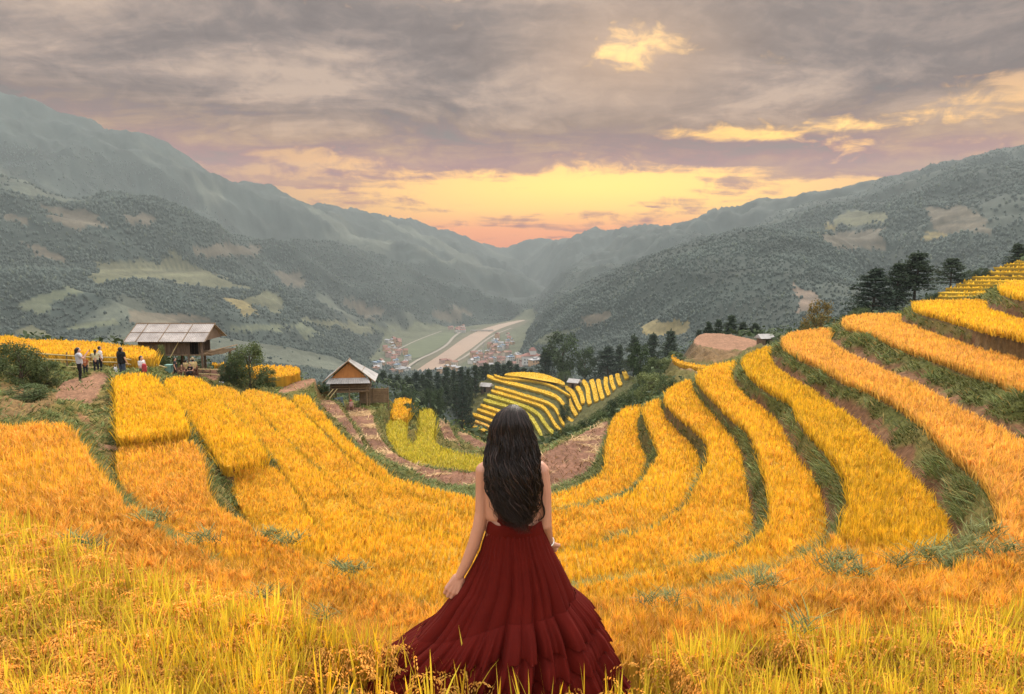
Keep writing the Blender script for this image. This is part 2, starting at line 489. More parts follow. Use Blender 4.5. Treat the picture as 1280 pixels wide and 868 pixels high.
# bare ground patches: z, colour, outline
SOIL = (0.165, 0.085, 0.058); PINK = (0.23, 0.125, 0.08); STRAW = (0.34, 0.22, 0.12)
FLATS = {
 'path_people': (-5.85, PINK, [(73,481),(86,474.5),(106,473),(124,466),(140,470),(121,492),(99,504),(68,505)]),
 'hut_pad': (-7.3, SOIL, [(185,460),(290,460),(290,475),(185,475)]),
 'path_mid': (-8.1, PINK, [(345,489),(353,497),(393,477),(397,472),(377,475)]),
 'paddy_upper': (-9.3, SOIL, [(395,503.5),(411,498.7),(418,501),(437,526),(453,552),(462,569),(450,558),(424,530),(408,514)]),
 'paddy_left': (-10.1, SOIL, [(424,504),(440,508),(466,514),(469,536),(482,557),(495,569),(520.5,581),(546,587),(570,590),(640,592),(640,612),(588,611),(563,606),(512,594),(477,576),(462,560),(440,528)]),
 'paddy_right': (-9.6, SOIL, [(675.5,568),(691,561),(719,547),(743,533.6),(761,524.5),(760,533),(754,561),(747,577),(743,592),(712,608),(675,618),(655,618),(655,580)]),
 'paddy_far': (-12.5, SOIL, [(547,525),(557,526),(563.7,535.7),(569,548),(579,560),(553,553)]),
 'paddy_farther': (-13.0, SOIL, [(570.6,537),(591,546),(607,554.7),(640,556),(640,566),(607,564),(588,561.6),(574,549.5)]),
 'knoll': (-11.1, PINK, [(873,417),(893.5,416),(917.5,418.7),(945,425.5),(957,430),(933,439),(907,437.6),(883,434),(864,429)]),
}
XY = {}          # outline of every field on the ground plan, metres
for k, (z, h, c, lab, poly) in FIELDS.items():
    if k == 'F0':
        far = [(-150,604),(-60,622),(0,640),(62,659),(131,690),(172,711),(241,728),(285,742),(344,752),(412,776),(440,783),(500,795),(560,805),(655,815),(720,810),(788,802),(897,785),(1000,778),(1092,771),(1180,756),(1280,744),(1430,722)]
        p = [on_z(u, v, z)[:2] for u, v in far] + [(3.8, 1.0), (0.6, 0.9), (-0.6, 0.9), (-5.2, 1.0)]
        XY[k] = np.array(p)
    else:
        XY[k] = np.array([on_z(u, v, z)[:2] for u, v in smooth_poly(poly, 2)])
XYF = {k: np.array([on_z(u, v, z)[:2] for u, v in smooth_poly(p, 2)]) for k, (z, c, p) in FLATS.items()}

# narrow far terraces high on the right
TROW = []
for k, (u, v) in enumerate(zip([1163,1172,1182,1195,1204,1215,1232,1243,1255,1268], [370,365.5,360,355,351,346,340,334.5,330.5,326.5])):
    y = 92 + 4 * k
    z = at_y(u, v, y).z; x0 = at_y(u, v, y).x
    pl = [(x0, y), (x0 + 1.5, y - 1.0), (x0 + 5, y - 1.7), (x0 + 14, y - 2.2), (x0 + 60, y - 3.5), (x0 + 60, y - 1.4), (x0 + 14, y), (x0 + 5, y + .5), (x0 + 1.5, y + .6)]
    TROW.append((z, np.array(pl)))
# the terraced hill in mid distance: bands in pixels of a x5.333 enlargement whose corner is (560, 450)
Z7 = lambda p: (560 + p[0] / 5.333, 450 + p[1] / 5.333)
MCAP = [(365,100),(400,86),(500,80),(620,88),(720,120),(780,150),(778,172),(680,132),(560,116),(440,107)]
MB_ = [
 (-43.8, 9, 'gold', [(308,98),(330,108),(370,120),(480,128),(600,140),(700,172),(760,205),(815,238)]),
 (-44.6, 20, 'gold', [(262,103),(300,120),(360,138),(440,158),(560,190),(680,222),(735,250),(768,290),(775,315)]),
 (-45.4, 15, 'gold', [(312,178),(400,200),(520,238),(640,272),(700,302),(735,350),(752,400),(775,432)]),
 (-46.2, 17, 'gold', [(288,202),(420,240),(560,280),(640,312),(680,368),(715,432),(760,478)]),
 (-47.0, 20, 'ygreen', [(262,232),(400,270),(520,310),(600,352),(640,412),(680,468),(735,505)]),
 (-47.8, 22, 'ygreen', [(238,265),(340,290),(440,318),(540,362),(585,425),(625,505)]),
 (-48.6, 16, 'gold', [(218,298),(330,335),(440,370),(520,420),(560,490)]),
 (-49.4, 17, 'gold', [(196,328),(300,360),(400,400),(490,450),(520,520)]),
 (-50.2, 18, 'gold', [(165,358),(280,398),(380,440),(450,500)]),
 (-51.0, 13, 'pale', [(140,392),(270,438),(360,490),(400,540)]),
 (-51.8, 20, 'gold', [(85,408),(180,440),(270,478),(340,530)]),
 (-52.8, 10, 'gold', [(58,440),(150,488),(250,545),(300,580)]),
]
MC_ = [
 (-47.0, 26, [(800,250),(822,310),(858,368)]), (-47.6, 16, [(782,372),(832,410)]),
 (-46.0, 26, [(780,178),(832,215),(852,270),(884,332)]), (-45.2, 26, [(858,175),(890,222),(900,288)]),
 (-44.6, 28, [(898,135),(932,182),(936,262),(948,292)]), (-44.0, 30, [(955,130),(975,190),(990,275)]),
 (-43.4, 28, [(1000,128),(1012,190),(1032,258)]), (-42.8, 26, [(1052,112),(1050,170),(1073,232)]),
 (-42.2, 24, [(1085,102),(1093,155),(1110,196)]), (-41.6, 26, [(1128,90),(1132,125),(1152,168)]), (-41.0, 28, [(1172,72),(1194,122)]),
]


def ribbon(line, wd):
    p = smooth_line(line, 2)
    t = np.gradient(p, axis=0); t /= np.linalg.norm(t, axis=1)[:, None]
    nrm = np.stack([-t[:, 1], t[:, 0]], 1)
    ws = (wd / 2) * np.minimum(1, 0.55 + 4 * np.minimum(np.linspace(0, 1, len(p)), np.linspace(1, 0, len(p))))[:, None]
    return np.concatenate([p + nrm * ws, (p - nrm * ws)[::-1]])


MROW = [(-43.0, 'gold', np.array([on_z(*Z7(q), -43.0)[:2] for q in smooth_poly(MCAP, 2)]))]
for z, wd, c, ln in MB_:
    MROW.append((z, c, np.array([on_z(*Z7(q), z)[:2] for q in ribbon(ln, wd)])))
for z, wd, ln in MC_:
    MROW.append((z, 'gold', np.array([on_z(*Z7(q), z)[:2] for q in ribbon(ln, wd)])))

FLOOR = [(455,478),(462,455),(480,425),(520,412),(580,405),(640,399),(662,396),(672,400),(660,425),(648,450),(640,480)]
# height lines (u, v, distance): crests, toes and hollows
LINES = [
 [(479,488,49),(475,505,46.5),(474,525,43.5),(479,545,40.5),(489,561,38.2)],
 [(-300,442,62),(0,442,62),(150,451,64),(250,470,62),(350,487,66),(430,512,75),(500,532,80),(560,578,82),(640,600,82),(700,578,80),(760,540,72),(800,508,70),(850,492,60),(890,476,58)],
 [(940,462,60),(1000,442,62),(1060,422,60),(1130,407,62),(1200,396,64),(1320,392,64)],
 [(1000,430,85),(1050,402,110),(1100,393,110),(1150,382,108)],
 [(790,492,105),(840,470,88),(850,455,86)],
 [(470,480,190),(500,490,190),(540,500,195),(575,525,210)],
 [(500,545,120),(560,560,130),(640,602,140),(700,575,150),(740,535,165),(795,508,180)],
 [(590,480,262),(630,474,278),(700,482,285),(790,482,290)],
 [(812,474,165),(835,458,160),(860,430,150),(900,421,140),(950,424,130)],
 [(-300,470,420),(0,470,420),(200,470,420),(400,472,420),(500,482,420),(600,484,420),(700,478,420),(800,452,420),(950,425,400),(1100,412,400),(1280,382,400),(1500,360,400)],
 [(-200,430,560),(0,430,600),(100,425,650),(200,425,700),(300,430,800),(400,445,950),(455,462,1080)],
 [(-200,330,850),(0,332,900),(150,340,1000),(300,350,1300),(380,370,1500),(450,402,1700)],
 [(-200,212,1250),(0,228,1300),(30,234,1300),(60,253,1330)],
 [(60,253,1330),(90,262,1350),(116,252,1350),(139,247,1350),(187,247,1350),(210,256,1380),(244,271,1420),(281,297,1500),(326,309,1900),(360,307,2000),(390,306,2080),(431,309,2180),(480,331,2350),(525,337,2480),(570,347,2600),(589,361,2650),(630,375,2700),(655,384,2700)],
 [(0,290,1800),(150,295,1900),(300,330,2300),(450,345,2600)],
 [(440,305,3050),(500,312,3200),(540,320,3350),(589,341,3500),(630,343,3600),(679,366,3700)],
 [(-300,118,2450),(-120,112,2500),(0,125,2600),(32,131,2600),(62,146,2620),(90,152,2650),(155,170,2700),(190,182,2750),(215,187,2750),(270,220,2850),(340,242,3050),(415,260,3350),(450,274,3500),(495,286,3750),(521,291,3850),(570,309,4050),(604,324,4200),(630,341,4300),(655,356,4350)],
 [(440,276,4450),(470,281,4480),(521,285,4520),(540,290,4550),(570,299,4580),(607,310,4600),(650,326,4620)],
 [(560,313,4960),(590,312,4960),(630,307,4960),(649,305,4960),(660,303,4960),(690,304,4960),(712,301,4960),(740,305,4960),(790,312,4960)],
 [(638,345,4450),(657,327,4500),(682,313.5,4500),(705,303,4500),(720,297,4480),(738,288,4450),(752,299,4450),(762,306,4450),(780,299.5,4350),(795,297,4200),(832,288,4000),(850,287,3900),(890,280,3700),(940,260,3300),(990,255,2900),(1040,245,2800),(1090,235,2700),(1140,227,2600),(1190,220,2550),(1230,207,2500),(1280,195,2450),(1400,185,2300)],
 [(880,308,1700),(925,295,1650),(990,275,1600),(1050,257,1550),(1120,250,1500),(1180,232,1450),(1240,220,1400),(1280,210,1400),(1500,195,1300)],
 [(660,412,1350),(672,400,1330),(690,384,1300),(720,371,1250),(745,364,1200),(765,368,1150)],
 [(765,368,1150),(772,354,1180),(790,340,1130),(810,329,1100),(851,317,1050),(885,308,1000),(926,301,970),(954,297,950),(990,294,930),(1023,295,920),(1054,309,900),(1078,334,880),(1090,365,850)],
 [(700,440,850),(760,430,750),(820,425,700),(900,420,600),(1000,415,520),(1100,400,500),(1280,370,500),(1500,340,500)],
 [(1090,380,1000),(1150,350,950),(1200,330,900),(1300,310,900)],
 [(900,340,1500),(980,320,1450),(1050,310,1300),(1100,300,1150)],
 [(660,376,2600),(692,369,3400),(664,354,4150),(646,340,4680)],
 [(720,345,2600),(780,338,2400),(850,330,2200),(900,320,2100),(960,300,2200),(1100,270,2100)],
]

# ------------------------------------------------------------------ one height field on a log-polar grid round the viewer
th_f = np.radians(np.linspace(-54, 54, 950))
th_b = np.radians(np.linspace(54, 180, 22)[1:])
TH = np.concatenate([-th_b[::-1], th_f, th_b])
r1 = np.exp(np.linspace(math.log(1.2), math.log(420), 1000))
r2 = np.exp(np.linspace(math.log(420), math.log(5050), 341))[1:]
RR = np.concatenate([r1, r2])
NR, NTH = len(RR), len(TH)
GX = RR[:, None] * np.sin(TH)[None, :]
GY = RR[:, None] * np.cos(TH)[None, :]
fixed = np.zeros((NR, NTH), bool)
gz = np.zeros((NR, NTH))
fid = np.full((NR, NTH), -1, np.int16)           # which field / flat a cell belongs to


def cell(x, y):
    r = math.hypot(x, y); t = math.atan2(x, y)
    return int(np.clip(np.searchsorted(RR, r), 0, NR - 1)), int(np.clip(np.searchsorted(TH, t), 0, NTH - 1))


def stamp_poly(poly, z, code):
    x0, y0 = poly.min(0); x1, y1 = poly.max(0)
    rr = np.hypot(GX, GY)
    sel = (GX >= x0) & (GX <= x1) & (GY >= y0) & (GY <= y1)
    idx = np.nonzero(sel)
    if not len(idx[0]): return
    ins = inside(GX[idx], GY[idx], poly)
    i, j = idx[0][ins], idx[1][ins]
    gz[i, j] = z; fixed[i, j] = True; fid[i, j] = code


def stamp_line(pts3, rad=1):
    for a, b in zip(pts3[:-1], pts3[1:]):
        ca, cb = cell(a[0], a[1]), cell(b[0], b[1])
        n = max(abs(ca[0] - cb[0]), abs(ca[1] - cb[1]), 1) * 2
        for k in range(n + 1):
            q = a + (b - a) * (k / n)
            i, j = cell(q[0], q[1])
            sl = (slice(max(i - rad, 0), i + rad + 1), slice(max(j - rad, 0), j + rad + 1))
            free = ~fixed[sl]
            g = gz[sl]; g[free] = q[2]; gz[sl] = g
            lin[sl] = True
            fixed[sl] |= True


lin = np.zeros((NR, NTH), bool)
CODES = []
for k in FIELDS:
    CODES.append(k); stamp_poly(XY[k], FIELDS[k][0] - FIELDS[k][1], len(CODES) - 1)
for k in FLATS:
    CODES.append(k); stamp_poly(XYF[k], FLATS[k][0], len(CODES) - 1)
for z, pl in TROW:
    CODES.append('T'); stamp_poly(pl, z - .7, len(CODES) - 1)
for z, c, pl in MROW:
    CODES.append('M'); stamp_poly(pl, z - .7, len(CODES) - 1)
CODES.append('FLOOR'); stamp_poly(np.array([on_z(u, v, -200)[:2] for u, v in FLOOR]), -200, len(CODES) - 1)
for ln in LINES:
    stamp_line([at_y(*q) for q in smooth_line(ln, 1)] if len(ln) > 2 else [at_y(*q) for q in ln])
# behind the viewer the slope goes on climbing
for j in list(range(0, 12)) + list(range(NTH - 12, NTH)):
    fixed[:, j] = True; gz[:, j] = -2.4 + 0.12 * np.minimum(RR, 400)
fixed[0, :] = True; gz[0, :] = -2.6
fixed[-1, :] = True; gz[-1, :] = -60


def solve(z, fx):
    levels = [24, 12, 6, 3, 1]
    prev = None
    for L in levels:
        n0, n1 = -(-NR // L), -(-NTH // L)
        if L > 1:
            pr, pc = n0 * L - NR, n1 * L - NTH
            zf = np.pad(np.where(fx, z, 0), ((0, pr), (0, pc)))
            cf = np.pad(fx.astype(float), ((0, pr), (0, pc)))
            s = zf.reshape(n0, L, n1, L).sum((1, 3)); c = cf.reshape(n0, L, n1, L).sum((1, 3))
            f = c > 0; zz = np.where(f, s / np.maximum(c, 1), 0)
        else:
            f, zz = fx, z.copy()
        if prev is not None:
            ii = np.clip((np.arange(n0) + .5) * L / Lp - .5, 0, prev.shape[0] - 1); jj = np.clip((np.arange(n1) + .5) * L / Lp - .5, 0, prev.shape[1] - 1)
            i0 = ii.astype(int); j0 = jj.astype(int); i1 = np.minimum(i0 + 1, prev.shape[0] - 1); j1 = np.minimum(j0 + 1, prev.shape[1] - 1)
            fi = (ii - i0)[:, None]; fj = (jj - j0)[None]
            up = (prev[i0][:, j0] * (1 - fj) + prev[i0][:, j1] * fj) * (1 - fi) + (prev[i1][:, j0] * (1 - fj) + prev[i1][:, j1] * fj) * fi
            w = np.where(f, zz, up)
        else:
            w = np.where(f, zz, zz[f].mean())
        for it in range(600 if L > 6 else (200 if L > 1 else 110)):
            p = np.pad(w, 1, mode='edge')
            av = 0.25 * (p[:-2, 1:-1] + p[2:, 1:-1] + p[1:-1, :-2] + p[1:-1, 2:])
            w = np.where(f, zz, av)
        prev, Lp = w, L
    return prev


gz = solve(gz, fixed)


def blur(a, k, n=2):
    for _ in range(n):
        for ax in (0, 1):
            c = np.cumsum(np.pad(a, [(k + 1, k) if q == ax else (0, 0) for q in (0, 1)], mode='edge'), axis=ax)
            a = (np.take(c, range(2 * k + 1, c.shape[ax]), ax) - np.take(c, range(0, c.shape[ax] - 2 * k - 1), ax)) / (2 * k + 1)
    return a


def winmm(a, k, fn):
    for ax in (0, 1):
        b = a
        for s in range(1, k + 1):
            b = fn(b, np.roll(a, s, ax)); b = fn(b, np.roll(a, -s, ax))
        a = b
    return a


# relief: mountains get gullies and knolls, banks and wild ground get lumps
rad = np.broadcast_to(RR[:, None], gz.shape)
near_line = np.clip(blur(lin.astype(float), 7, 2) * 3.2, 0, 1)
mt = sstep(rad, 330, 900)
flo = blur((fid == CODES.index('FLOOR')).astype(float), 5)
lam = 420.0
rg = 1 - np.abs(2 * fbm(GX / lam + 3, GY / lam + 9, 6, 0.52) - 1) * 2
amp = 0.040 * rad * (1 - 0.80 * near_line) * mt * (1 - flo)
gz = gz + amp * (rg - 0.45) + 0.010 * rad * mt * (1 - flo) * (fbm(GX / 70, GY / 70, 4) - .5) * (1 - .5 * near_line)
wild = blur((fid < 0).astype(float), 2, 1)
bank_n = fbm(GX * 1.1, GY * 1.1, 5, .6) - .5
gz = gz + np.where(fid < 0, bank_n * 0.30 * wild * (1 - mt) * np.clip(rad / 10, .5, 6), 0)
flat_idx = [i for i, c in enumerate(CODES) if c in FLATS]
gz = gz + np.where(np.isin(fid, flat_idx), (fbm(GX * 2.3, GY * 2.3, 4, .6) - .5) * 0.16, 0)


def ground_z(x, y):
    """Height of the finished ground under a place."""
    r = math.hypot(x, y); t = math.atan2(x, y)
    fi = np.interp(r, RR, np.arange(NR)); fj = np.interp(t, TH, np.arange(NTH))
    i = min(int(fi), NR - 2); j = min(int(fj), NTH - 2); a = fi - i; b = fj - j
    return float((gz[i, j] * (1 - b) + gz[i, j + 1] * b) * (1 - a) + (gz[i + 1, j] * (1 - b) + gz[i + 1, j + 1] * b) * a)


def ground_zs(x, y):
    r = np.hypot(x, y); t = np.arctan2(x, y)
    fi = np.interp(r, RR, np.arange(NR)); fj = np.interp(t, TH, np.arange(NTH))
    i = np.minimum(fi.astype(int), NR - 2); j = np.minimum(fj.astype(int), NTH - 2); a = fi - i; b = fj - j
    return (gz[i, j] * (1 - b) + gz[i, j + 1] * b) * (1 - a) + (gz[i + 1, j] * (1 - b) + gz[i + 1, j + 1] * b) * a


# land cover (a surface's own colour; the forest tone also imitates haze)
PU, PV = to_px(GX, np.maximum(GY, 0.2), gz)
cov = np.zeros(gz.shape + (3,))
n_lo = fbm(GX / 9 + 5, GY / 9, 5, .6)[..., None]
n_hi = fbm(GX * 1.7, GY * 1.7 + 4, 4, .6)[..., None]
GRASS = np.array((0.085, 0.09, 0.026)); GRASS2 = np.array((0.15, 0.12, 0.04)); EARTH = np.array((0.15, 0.075, 0.042))
cov[:] = GRASS * (1 - sstep(n_lo, .4, .65)) + GRASS2 * sstep(n_lo, .4, .65)
zmin = winmm(gz, 16, np.minimum); zmax = winmm(gz, 16, np.maximum)
tt = (gz - zmin) / np.maximum(zmax - zmin, 0.05)                # 0 at the toe of a bank, 1 at its shoulder
right_bank = sstep(PU, 860, 960) * (rad < 60)
soilf = (1 - sstep(tt + (n_hi[..., 0] - .5) * 0.9, 0.32, 0.58)) * (0.30 + 0.65 * right_bank) * (fid < 0) * (rad < 70)
cov = cov * (1 - soilf[..., None]) + (EARTH * (0.7 + 0.7 * n_hi)) * soilf[..., None]
for k in FLATS:
    s = fid == CODES.index(k)
    base = np.array(FLATS[k][1])
    cov[s] = base * (0.7 + 0.65 * n_hi[s])
    if k.startswith('paddy'):
        st = sstep(fbm(GX[s] * .55 + 2 * np.sin(GY[s] * .35), GY[s] * 1.1, 4, .6), .54, .64)[:, None]
        cov[s] = cov[s] * (1 - st) + np.array(STRAW) * (0.8 + .5 * n_hi[s]) * st
for k in FIELDS:
    cov[fid == CODES.index(k)] = (0.12, 0.07, 0.03)
# trodden earth and grass marked on the photo
trod = np.zeros(gz.shape, bool)
for poly, c, lim in [
    ([(0,478),(45,484),(75,494),(68,506),(30,520),(0,524)], (0.16, 0.10, 0.045), 60),
    ([(94,515),(108,520),(124,545),(121,552),(104,530)], (0.22, 0.12, 0.06), 60),
    ([(119,467),(126,480),(124,492),(112,506),(104,504),(117,488),(113,470)], PINK, 60),
    ([(121,555),(149,558),(149,564),(124,562)], PINK, 60),
    ([(865,430),(884,435),(934,440),(900,452),(870,450),(846,444)], (0.20, 0.12, 0.055), 120),
    ([(855,455),(890,462),(885,467),(850,461)], (0.24, 0.14, 0.08), 120),
    ([(393,470),(410,478),(408,500),(395,500)], (0.12, 0.08, 0.03), 80)]:
    s = inside(PU, PV, poly) & (rad < lim) & (fid < 0)
    cov[s] = np.array(c) * (0.7 + .6 * n_hi[s]); trod |= s
# the mountains
FOREST = np.array((0.062, 0.083, 0.078)); MEADOW = np.array((0.095, 0.105, 0.085))  # forest lifted towards bluish grey, standing in for thicker haze
far = sstep(rad, 70, 110)[..., None]
fm = sstep(fbm(GX / 330 + 1.7, GY / 330 + 8, 6, .58), .56, .66)[..., None] * sstep(rad, 350, 600)[..., None]
leftness = (1 - sstep(PU, 560, 700))[..., None]
fm = fm * (0.25 + 0.6 * leftness)
meadow = fm[..., 0]
n_mid = fbm(GX / 60, GY / 60 + 2, 6, .62)[..., None]
mcol = FOREST * (0.18 + 0.72 * n_mid) * (1 - fm) + MEADOW * (0.5 + 1.0 * n_mid) * fm
hill = inside(PU, PV, [(560,545),(590,492),(604,470),(640,460),(700,466),(790,455),(796,480),(770,510),(705,560),(640,575)]) & (rad > 165) & (rad < 275) & (GY > 0)
keep = (((fid >= 0) & (rad < 330)) | hill)[..., None]
cov[hill] = np.array((.070, .068, .024)) * (.6 + .8 * n_hi[hill])
cov = np.where(keep, cov, cov * (1 - far) + mcol * far)
Q3 = lambda pl: [(x / 2.667, 200 + y / 2.667) for x, y in pl]
Q4 = lambda pl: [(840 + x / 2.893, 280 + y / 2.893) for x, y in pl]
QC = lambda pl: [(420 + x / 2.667, 260 + y / 2.667) for x, y in pl]
patch_mask = np.zeros(gz.shape, bool)
wob_u = (fbm(GX / 45, GY / 45 + 3, 5, .6) - .5) * 38; wob_v = (fbm(GX / 45 + 11, GY / 45, 5, .6) - .5) * 16
TAN = (0.145, 0.115, 0.085); PALE = (0.150, 0.145, 0.085); YEL = (0.27, 0.21, 0.085); LGR = (0.125, 0.135, 0.085); BARE = (0.22, 0.155, 0.12)
for poly, c, lo, hi in [
    (Q3([(120,150),(250,160),(330,190),(340,225),(230,220)]), TAN, 500, 2200), (Q3([(320,345),(540,335),(560,300),(600,310),(640,345),(840,430),(700,435),(560,400),(430,400),(320,425)]), PALE, 500, 2200),
    (Q3([(160,520),(180,480),(300,425),(240,420),(60,480),(50,510)]), LGR, 450, 2000), (Q3([(240,545),(380,530),(385,555),(250,565)]), LGR, 450, 2000),
    (Q3([(60,570),(100,545),(165,570),(170,592),(70,590)]), PALE, 430, 2000), (Q3([(760,460),(820,460),(870,510),(800,510)]), YEL, 450, 2200),
    (Q3([(800,450),(900,440),(980,500),(920,515)]), PALE, 450, 2200), (Q3([(950,545),(1000,550),(1080,590),(1000,585)]), LGR, 450, 2200),
    (Q3([(910,375),(1020,370),(1030,430),(960,420)]), TAN, 450, 2400), (Q3([(780,545),(950,545),(950,570),(780,570)]), LGR, 450, 2200),
    (Q3([(420,500),(700,520),(700,540),(430,545)]), TAN, 450, 2200), (Q3([(650,300),(700,280),(870,290),(860,320),(700,330)]), TAN, 450, 2400),
    (Q3([(0,180),(110,185),(100,210),(10,200)]), TAN, 450, 2200), (Q3([(80,270),(230,330),(230,360),(110,330)]), TAN, 450, 2200),
    (Q3([(1000,520),(1250,560),(1250,580),(1010,545)]), PALE, 450, 2400), (Q3([(1150,470),(1280,490),(1280,520),(1180,500)]), TAN, 450, 2400),
    (Q3([(400,175),(520,185),(520,220),(430,215)]), TAN, 450, 2400),
    (Q4([(545,5),(620,3),(610,25),(545,25)]), YEL, 450, 2200), (Q4([(540,40),(760,10),(770,95),(590,90)]), TAN, 450, 2200),
    (Q4([(905,35),(990,28),(985,48),(895,65)]), YEL, 450, 2200), (Q4([(440,200),(480,240),(530,250),(545,290),(460,320)]), BARE, 420, 1500),
    ([(1160,262),(1200,255),(1235,275),(1235,290),(1165,290)], TAN, 500, 2200), ([(1060,262),(1110,265),(1110,280),(1040,282)], PALE, 500, 2200),
    ([(796,406),(838,397),(861,400),(854,421),(832,422),(794,418)], YEL, 420, 1200),
    (QC([(800,365),(900,350),(920,375),(820,410)]), TAN, 500, 1500), (QC([(620,470),(690,430),(740,410),(800,410),(700,450)]), LGR, 500, 1500),
    (QC([(330,350),(400,330),(440,350),(420,380),(340,380)]), TAN, 900, 2600), (QC([(110,400),(210,395),(200,420),(120,420)]), LGR, 900, 2400),
    (QC([(50,300),(90,310),(150,370),(90,370)]), TAN, 900, 2400)]:
    s = inside(PU + wob_u, PV + wob_v, poly) & (rad > lo) & (rad < hi) & (GY > 0)
    patch_mask |= s
    stripes = 0.6 + 0.75 * vnoise(gz[s] / 2.6, GX[s] / 140)[:, None]
    cov[s] = cov[s] * .42 + .58 * np.array(c) * stripes * (0.6 + .8 * n_mid[s])
s = fid == CODES.index('FLOOR')
cov[s] = np.array((0.09, 0.098, 0.065)) * (0.7 + .6 * fbm(GX[s] / 40, GY[s] / 40, 4))[:, None]
cov = cov * (0.88 + 0.24 * rng.random(gz.shape))[..., None]
cov[0] = (0.1, 0.06, 0.03)

m, t, b = base_mat('ground_cover')
at = t.new('ShaderNodeAttribute', attribute_name='Col')
tc = t.new('ShaderNodeTexCoord')
n1 = t.noise(tc.outputs['Object'], 6.0, 6, .65)
n2 = t.noise(tc.outputs['Object'], 0.12, 5, .6)
c = t.mix(1.0, at.outputs['Color'], t.ramp(n1, [(.3, (.55, .55, .55)), (.7, (1.35, 1.35, 1.3))]), 'MULTIPLY')
c = t.mix(1.0, c, t.ramp(n2, [(.3, (.8, .82, .8)), (.7, (1.2, 1.18, 1.15))]), 'MULTIPLY')
t.put(b.inputs['Base Color'], c)
b.inputs['Roughness'].default_value = 0.95; b.inputs['Specular IOR Level'].default_value = 0.1
bp = t.new('ShaderNodeBump', inp={'Height': n1, 'Strength': .6}); bp.inputs['Distance'].default_value = 0.06
t.put(b.inputs['Normal'], bp)
M_GROUND = m


def slab(name, i0, i1):
    """A slice of the height field between two rings."""
    n = i1 - i0
    vs = np.stack([GX[i0:i1], GY[i0:i1], gz[i0:i1]], -1).reshape(-1, 3)
    a = np.arange(n - 1)[:, None] * NTH + np.arange(NTH - 1)[None]
    a = a.ravel()
    fs = np.stack([a, a + 1, a + NTH + 1, a + NTH], 1)[:, ::-1]
    o = mesh_np(name, vs, fs, M_GROUND, cov[i0:i1].reshape(-1, 3), smooth=True)
    return tag(o, kind='structure')


I60 = int(np.searchsorted(RR, 62)); I420 = int(np.searchsorted(RR, 430))
slab('terraced_ground', 0, I60 + 1)
slab('valley_slopes', I60, I420 + 1)
slab('mountains', I420, NR)

# ------------------------------------------------------------------ haze over the valley
zlo, zhi = float(gz.min()) - 1.0, max(float(gz.max()) + 5.0, HAZE_TOP)
print('terrain top', gz.max())
RM = RR[-1] + 40
hv = [(x, y, z) for x in (-RM, RM) for y in (-RM, RM) for z in (zlo, zhi)]
hf = np.array([(0, 1, 3, 2), (4, 6, 7, 5), (0, 4, 5, 1), (2, 3, 7, 6), (0, 2, 6, 4), (1, 5, 7, 3)])
m = bpy.data.materials.new('haze_air'); m.use_nodes = True
t = NT(m.node_tree); t.n.remove(t.n['Principled BSDF'])
pv = t.new('ShaderNodeVolumePrincipled')
pv.inputs['Color'].default_value = (0.405, 0.458, 0.468, 1)
pv.inputs['Density'].default_value = HAZE_DENSITY
pv.inputs['Anisotropy'].default_value = 0.0
t.l.new(pv.outputs[0], t.n['Material Output'].inputs['Volume'])
tag(mesh_np('haze', np.array(hv), hf, m), kind='stuff')

# ------------------------------------------------------------------ rice
KIND = {   # leaf, leaf 2, ear, share of ears, canopy
 'near':   ((.88, .54, .022), (.62, .48, .035), (.80, .43, .08), .38),
 'orange': ((.88, .54, .045), (.80, .47, .05), (.78, .40, .07), .48),
 'pale':   ((.86, .51, .080), (.80, .48, .07), (.78, .40, .09), .52),
 'gold':   ((.88, .56, .035), (.82, .53, .04), (.80, .43, .05), .44),
 'ygold':  ((.80, .50, .025), (.70, .47, .03), (.70, .40, .035), .42),
 'ybright':((.90, .57, .025), (.84, .54, .03), (.80, .44, .04), .42),
 'ygreen': ((.60, .50, .045), (.50, .46, .05), (.60, .46, .06), .30),
}


def blades(px, py, pz, L, w, lean, bend, rise, fall, ts, c0, c1, az_=None):
    """Thin curved leaves or ears as triangle strips. rise/fall shape the height curve L*(rise*t - fall*t^2)."""
    n = len(px); k = len(ts)
    if az_ is None: az_ = rng.random(n) * 2 * np.pi
    dx, dy = np.cos(az_), np.sin(az_)
    fa = rng.random(n) * 2 * np.pi
    # the leaf's flat side faces a random way
    sx, sy = np.cos(fa), np.sin(fa)
    V = []; C = []
    for i, tq in enumerate(ts):
        off = L * (lean * tq + bend * tq * tq)
        x = px + dx * off; y = py + dy * off; z = pz + L * (rise * tq - fall * tq * tq)
        wd = w * (1 - tq) ** 0.6 if i < k - 1 else 0 * w
        if i == 0: wd = w * .7
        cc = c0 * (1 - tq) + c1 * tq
        if i < k - 1:
            V.append(np.stack([x - sx * wd / 2, y - sy * wd / 2, z], 1)); V.append(np.stack([x + sx * wd / 2, y + sy * wd / 2, z], 1))
            C += [cc, cc]
        else:
            V.append(np.stack([x, y, z], 1)); C.append(cc)
    nv = 2 * (k - 1) + 1
    V = np.stack(V, 1).reshape(-1, 3); C = np.stack(C, 1).reshape(-1, 3)
    base = (np.arange(n) * nv)[:, None]
    fs = []
    for i in range(k - 2):
        a = 2 * i
        fs.append(base + np.array([[a, a + 1, a + 3]])); fs.append(base + np.array([[a, a + 3, a + 2]]))
    a = 2 * (k - 2)
    fs.append(base + np.array([[a, a + 1, a + 2]]))
    return V, np.concatenate(fs), C


